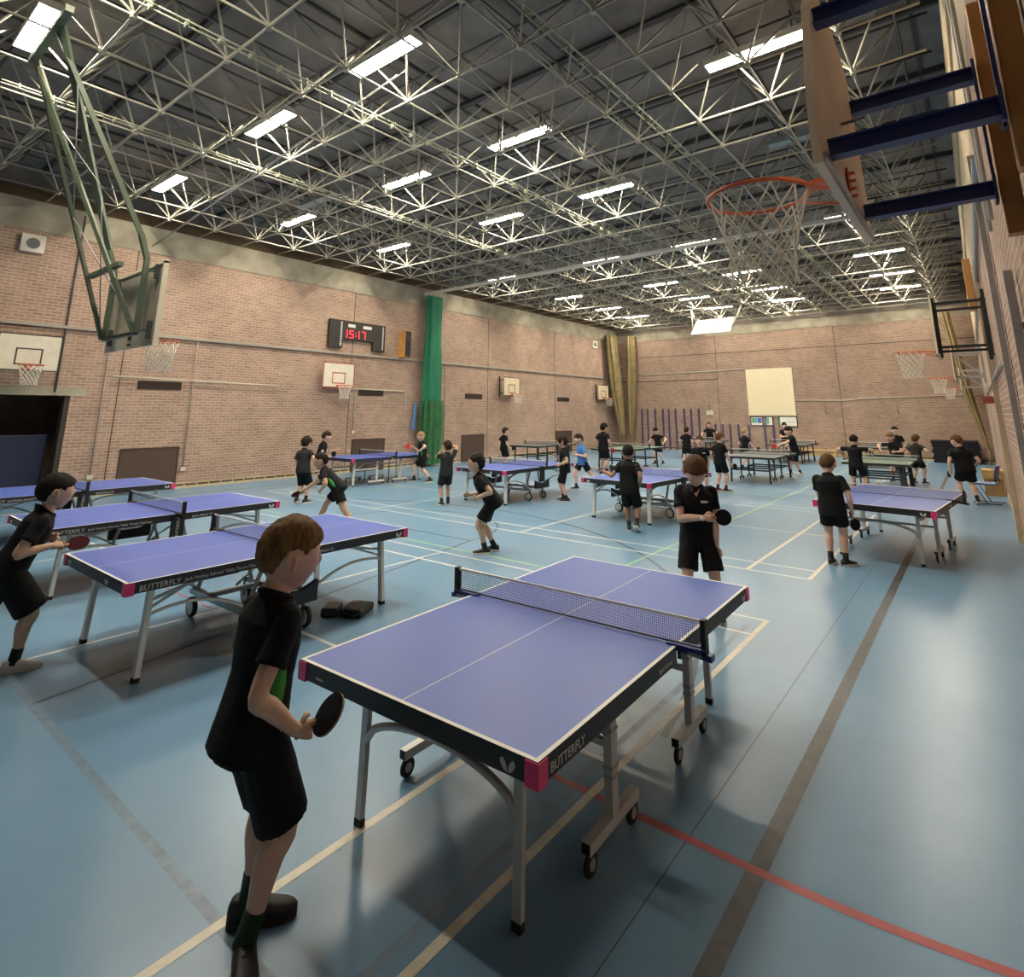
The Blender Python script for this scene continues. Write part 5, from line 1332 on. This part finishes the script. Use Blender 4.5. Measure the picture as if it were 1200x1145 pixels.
t, g = person('person leaning over the left end of the white-legged blue table', -14.97, 9.72, 24, 1.54, 'fair', 'dark',
    dict(front=.34, side=.2, back=-.45, vol=.17, top=.1, lump=.07), pel=(0, -.04, .76), lean=(0, .28), head=(0, -4, 0),
    hr=(.17, .20, .82), er=(.5, -1, -.2), gr='grip', nr=(-1, 0, -.2), hl=(-.10, .42, .96), el=(-.5, -.4, -1), gl='open', nl=(.2, 0, 1), fr=(.1, .04, 0), fl=(-.1, -.08, 0), voxel=.011, seed=10, shortlen=.8)
hold(g['R'], 'black bat held by the person at the left end of the white-legged table', False, face=BLACK_RUBBER)
ttball(-14.66, 10.45, .935, 'white ball in the air over the white-legged table')

t, g = person('person striding left in front of the green net with a red bat', -13.40, 12.3, 232, 1.52, 'rosy', 'blond',
    dict(front=.24, side=.1, back=-.55, vol=.18, lump=.06), pel=(0, .08, .72), lean=(0, .1), head=(-40, 0, 0),
    hr=(.16, .40, .98), er=(.4, .1, -1), gr='grip', hl=(-.30, .14, .92), el=(-.8, -.3, -.6), gl='relax', fr=(.10, .34, 0), fl=(-.12, -.20, .0), fly=30, fry=-10, voxel=.011, seed=11, shortlen=.8, logo=1)
hold(g['R'], 'red bat held out by the person in front of the green net', True, face=RED_RUBBER, axis=(-.79, -.55, .1), nrm=(.5, -.7, .3))
t, g = person('person in charcoal shirt and shorts with both hands raised to the head', -9.72, 9.57, 300, 1.42, 'tan', 'dark',
    dict(front=.3, side=.18, back=-.45, vol=.14), pel=(0, 0, .71), lean=(.04, -.06), head=(-10, 12, 0),
    hr=(.06, .15, 1.27), er=(1, .15, .45), gr='relax', hl=(-.05, .19, 1.20), el=(-.5, .5, -.6), gl='relax', nr=(-.4, -.9, 0), nl=(.4, -.9, 0), dr=(-.7, .0, .5), dl=(.7, 0, .5), fr=(.09, .10, 0), fl=(-.09, -.04, 0), fry=-20, voxel=.010, shirt=SHIRT_CHAR, shorts=SHIRT_CHAR, shortlen=.8, seed=12, panel=False)
t, g = person('person in black kit standing beside the table behind the person in glasses', -7.9, 11.7, 244, 1.5, 'rosy', 'dark',
    dict(front=.22, side=-.2, back=-.75, vol=.22, lump=.07), pel=(0, 0, None), lean=(0, .02), head=(0, 0, 0),
    hr=(.06, .22, 1.02), er=(.6, -.3, -1), gr='relax', hl=(-.16, .10, .84), el=(-.3, -.2, -1), fr=(.08, .05, 0), fl=(-.08, -.05, 0), fry=-10, voxel=.010, hem=.08, shortlen=.95, seed=13)
t, g = person('person in a bright blue shirt and black shorts running with clenched hands', -8.72, 13.75, 215, 1.5, 'fair', 'dark',
    dict(front=.3, side=.2, back=-.45, vol=.16, top=.1), pel=(0, -.02, .74), lean=(0, .12), head=(6, -4, 0),
    hr=(.16, .16, .90), er=(.5, -1, 0), gr='fist', hl=(-.12, .16, .92), el=(-.6, -1, 0), gl='fist', fr=(.08, .14, 0), fl=(-.14, -.46, .03), flp=-20, voxel=.011, shirt=SHIRT_BLUE, shortlen=.7, seed=14, panel=False)

t, g = person('tall person in long black shirt standing by the black-legged green-topped table, red bat', -10.25, 17.55, 2, 1.70, 'tan', 'black',
    dict(front=.3, side=.1, back=-.6, vol=.17), lean=(0, .03), head=(10, 0, 0), hr=(.24, .12, .92), er=(.5, -1, 0), gr='grip', hl=(-.2, .1, .95), el=(-.4, -1, 0), fr=(.08, 0, 0), fl=(-.08, -.05, 0), voxel=.014, hem=.08, shortlen=.8, seed=15, panel=False)
hold(g['R'], 'red bat held by the tall person in the long black shirt', True, face=RED_RUBBER, axis=(.3, .3, -.8), nrm=(.5, -.85, .1))
t, g = person('person facing us with white chest badge, half hidden behind the serving person', -5.75, 14.75, 150, 1.46, 'fair', 'brown',
    dict(front=.3, side=.2, back=-.45, vol=.15), lean=(0, .03), head=(20, 4, 0), hr=(.16, .1, .72), hl=(-.18, .06, .72), er=(.4, -1, 0), el=(-.4, -1, 0), fr=(.09, 0, 0), fl=(-.09, 0, 0), voxel=.013, seed=16, logo=1)
t, g = person('person in dark red trainers standing left of the grey-topped table', -5.62, 15.75, 20, 1.52, 'rosy', 'auburn',
    dict(front=.34, side=.2, back=-.45, vol=.13), lean=(0, .03), head=(6, -4, 0), hr=(.2, .2, .70), er=(.4, -1, 0), gr='grip', hl=(-.2, .04, .74), el=(-.4, -1, 0), fr=(.12, .02, 0), fl=(-.12, -.02, 0), fry=-30, fly=-5, voxel=.013, shoes=SHOE_RED, shortlen=.78, seed=17, panel=False)
hold(g['R'], 'dark bat held low by the person in dark red trainers', False, face=BLACK_RUBBER)
t, g = person('person in white trainers leaning left with a red bat beyond the grey-topped table', -5.12, 21.5, 232, 1.62, 'fair', 'black',
    dict(front=.24, side=.1, back=-.5, vol=.17), pel=(0, -.05, .82), lean=(0, .22), head=(0, -8, 0), hl=(-.10, .50, .98), el=(-.5, .1, -1), gl='grip', nl=(.6, 0, -.6), hr=(.2, .2, .9), er=(.4, -1, 0), fr=(.08, .12, 0), fl=(-.08, -.14, 0), voxel=.014, shoes=SHOE_WHITE, hem=.12, shortlen=.95, seed=18, panel=False)
hold(g['L'], 'red bat held out beyond the grey-topped table by the person in white trainers', True, face=RED_RUBBER, axis=(-.8, -.55, .1), nrm=(.3, -.9, .3))
t, g = person('person side-on behind the grey-topped table with a dark red bat', -7.0, 22.3, 40, 1.5, 'fair', 'blond',
    dict(front=.36, side=.25, back=-.4, vol=.09), pel=(0, 0, .76), lean=(0, .1), hr=(.12, .34, .76), er=(.4, -.6, -.6), gr='grip', hl=(-.14, .1, .85), el=(-.4, -1, 0), fr=(.08, .05, 0), fl=(-.08, -.1, 0), voxel=.014, seed=19, panel=False)
hold(g['R'], 'dark red bat held by the person side-on behind the grey-topped table', True, face=DARKRED_RUBBER)
t, g = person('person under the wide white notice, hands at the waist', -7.2, 28.95, 160, 1.62, 'fair', 'black',
    dict(front=.3, vol=.15), lean=(0, .06), hr=(-.02, .24, 1.0), er=(.6, 0, -1), hl=(-.16, .2, .98), el=(-.6, 0, -1), voxel=.016, seed=20, panel=False)
t, g = person('person leaning forward, arms apart, at the far end of the black-legged green-topped table', -10.45, 22.3, 192, 1.5, 'fair', 'black',
    dict(front=.28, vol=.14), pel=(0, -.03, .75), lean=(0, .2), head=(0, -16, 0), hr=(.30, .18, .88), er=(.8, -.5, -.3), hl=(-.40, .16, .88), el=(-.8, -.4, -.3), fr=(.10, .12, 0), fl=(-.12, -.12, 0), voxel=.014, seed=21)
t, g = person('person in black kit seen from behind in front of the tall climbing posts', -9.3, 22.45, 0, 1.5, 'rosy', 'dark',
    dict(front=.3, vol=.13), lean=(.02, .05), hr=(.22, .1, .78), hl=(-.26, .16, .80), er=(.5, -1, 0), el=(-.8, -1, 0), fr=(.10, 0, 0), fl=(-.12, -.14, .04), flp=-25, voxel=.014, hem=.06, shortlen=.8, seed=22, panel=False)
t, g = person('person facing us with arms spread behind the far grey table by the short posts', -10.75, 28.98, 172, 1.6, 'rosy', 'brown',
    dict(front=.32, vol=.14), lean=(0, .14), hr=(.36, .22, .92), hl=(-.36, .22, .92), er=(.8, -.5, -.3), el=(-.8, -.5, -.3), voxel=.016, seed=23, panel=False)
t, g = person('person by the left wall past the green net, side-on with a dark bat', -14.1, 16.85, 14, 1.5, 'fair', 'dark',
    dict(front=.32, vol=.14), lean=(0, .03), hr=(.22, .12, .76), er=(.4, -1, 0), gr='grip', hl=(-.2, .05, .76), el=(-.4, -1, 0), voxel=.014, hem=.08, shortlen=.9, seed=24, panel=False)
hold(g['R'], 'dark bat held by the person at the left wall past the net', False, face=BLACK_RUBBER)
t, g = person('person seen from behind at the broad-legged green table, elbows out, feet apart', -2.62, 17.15, 4, 1.52, 'warm', 'black',
    dict(front=.34, side=.25, back=-.35, vol=.09), pel=(0, 0, .76), lean=(-.02, .10), head=(0, -6, 0), hr=(.34, .24, .96), er=(1, -.1, .25), hl=(-.34, .24, .96), el=(-1, -.1, .25), fr=(.20, 0, 0), fl=(-.16, .0, 0), voxel=.011, seed=25, shortlen=.75, panel=False)
t, g = person('person in black leaning over the far end of the broad-legged green table', -2.15, 21.3, 200, 1.5, 'rosy', 'sandy',
    dict(front=.24, vol=.16), pel=(0, -.05, .75), lean=(.1, .22), head=(0, -10, 0), hr=(.32, .22, .95), er=(1, 0, 0), hl=(-.16, .3, .9), el=(-.6, -.4, -.6), fr=(.1, .1, 0), fl=(-.1, -.1, 0), voxel=.014, seed=26, panel=False)
t, g = person('person in black standing upright behind the two at the broad-legged green table', -2.45, 25.0, 176, 1.58, 'fair', 'black',
    dict(front=.32, vol=.13), lean=(0, .04), hr=(.14, .2, .95), hl=(-.2, .05, .8), er=(.5, -1, -.2), el=(-.4, -1, 0), voxel=.016, seed=27, panel=False)
t, g = person('person in a charcoal shirt leaning right at the broad-legged green table', -1.62, 21.1, 30, 1.45, 'fair', 'brown',
    dict(front=.28, vol=.18, lump=.06), pel=(0, 0, .72), lean=(-.06, .24), hr=(.32, .22, .86), er=(.8, -.5, -.3), hl=(-.2, .2, .8), el=(-.5, -1, 0), fr=(.1, .08, 0), fl=(-.1, -.08, 0), voxel=.014, shirt=SHIRT_CHAR, seed=28, panel=False)
t, g = person('person in black kit walking away along the right wall, bat in left hand', -.40, 17.25, -16, 1.56, 'fair', 'auburn',
    dict(front=.3, side=.2, back=-.4, vol=.14), pel=(0, 0, .78), lean=(-.06, .12), head=(-30, -4, 0), hl=(-.30, .02, .72), el=(-.5, -1, 0), gl='grip', hr=(.24, .12, .82), er=(.5, -1, 0), fr=(.12, -.12, .03), fl=(-.12, .12, 0), frp=-15, voxel=.011, shortlen=.72, seed=29, build=1.16, panel=False)
hold(g['L'], 'blue-grey bat held by the person walking along the right wall', False, face=mat('grey_blue_rubber', (.06, .09, .12), .5))
ttball(-11.66, 22.6, .785, 'white ball lying on the green-topped table by the olive nets') if False else ttball(-10.9, 20.9, .782, 'white ball on the green-topped table with black legs')
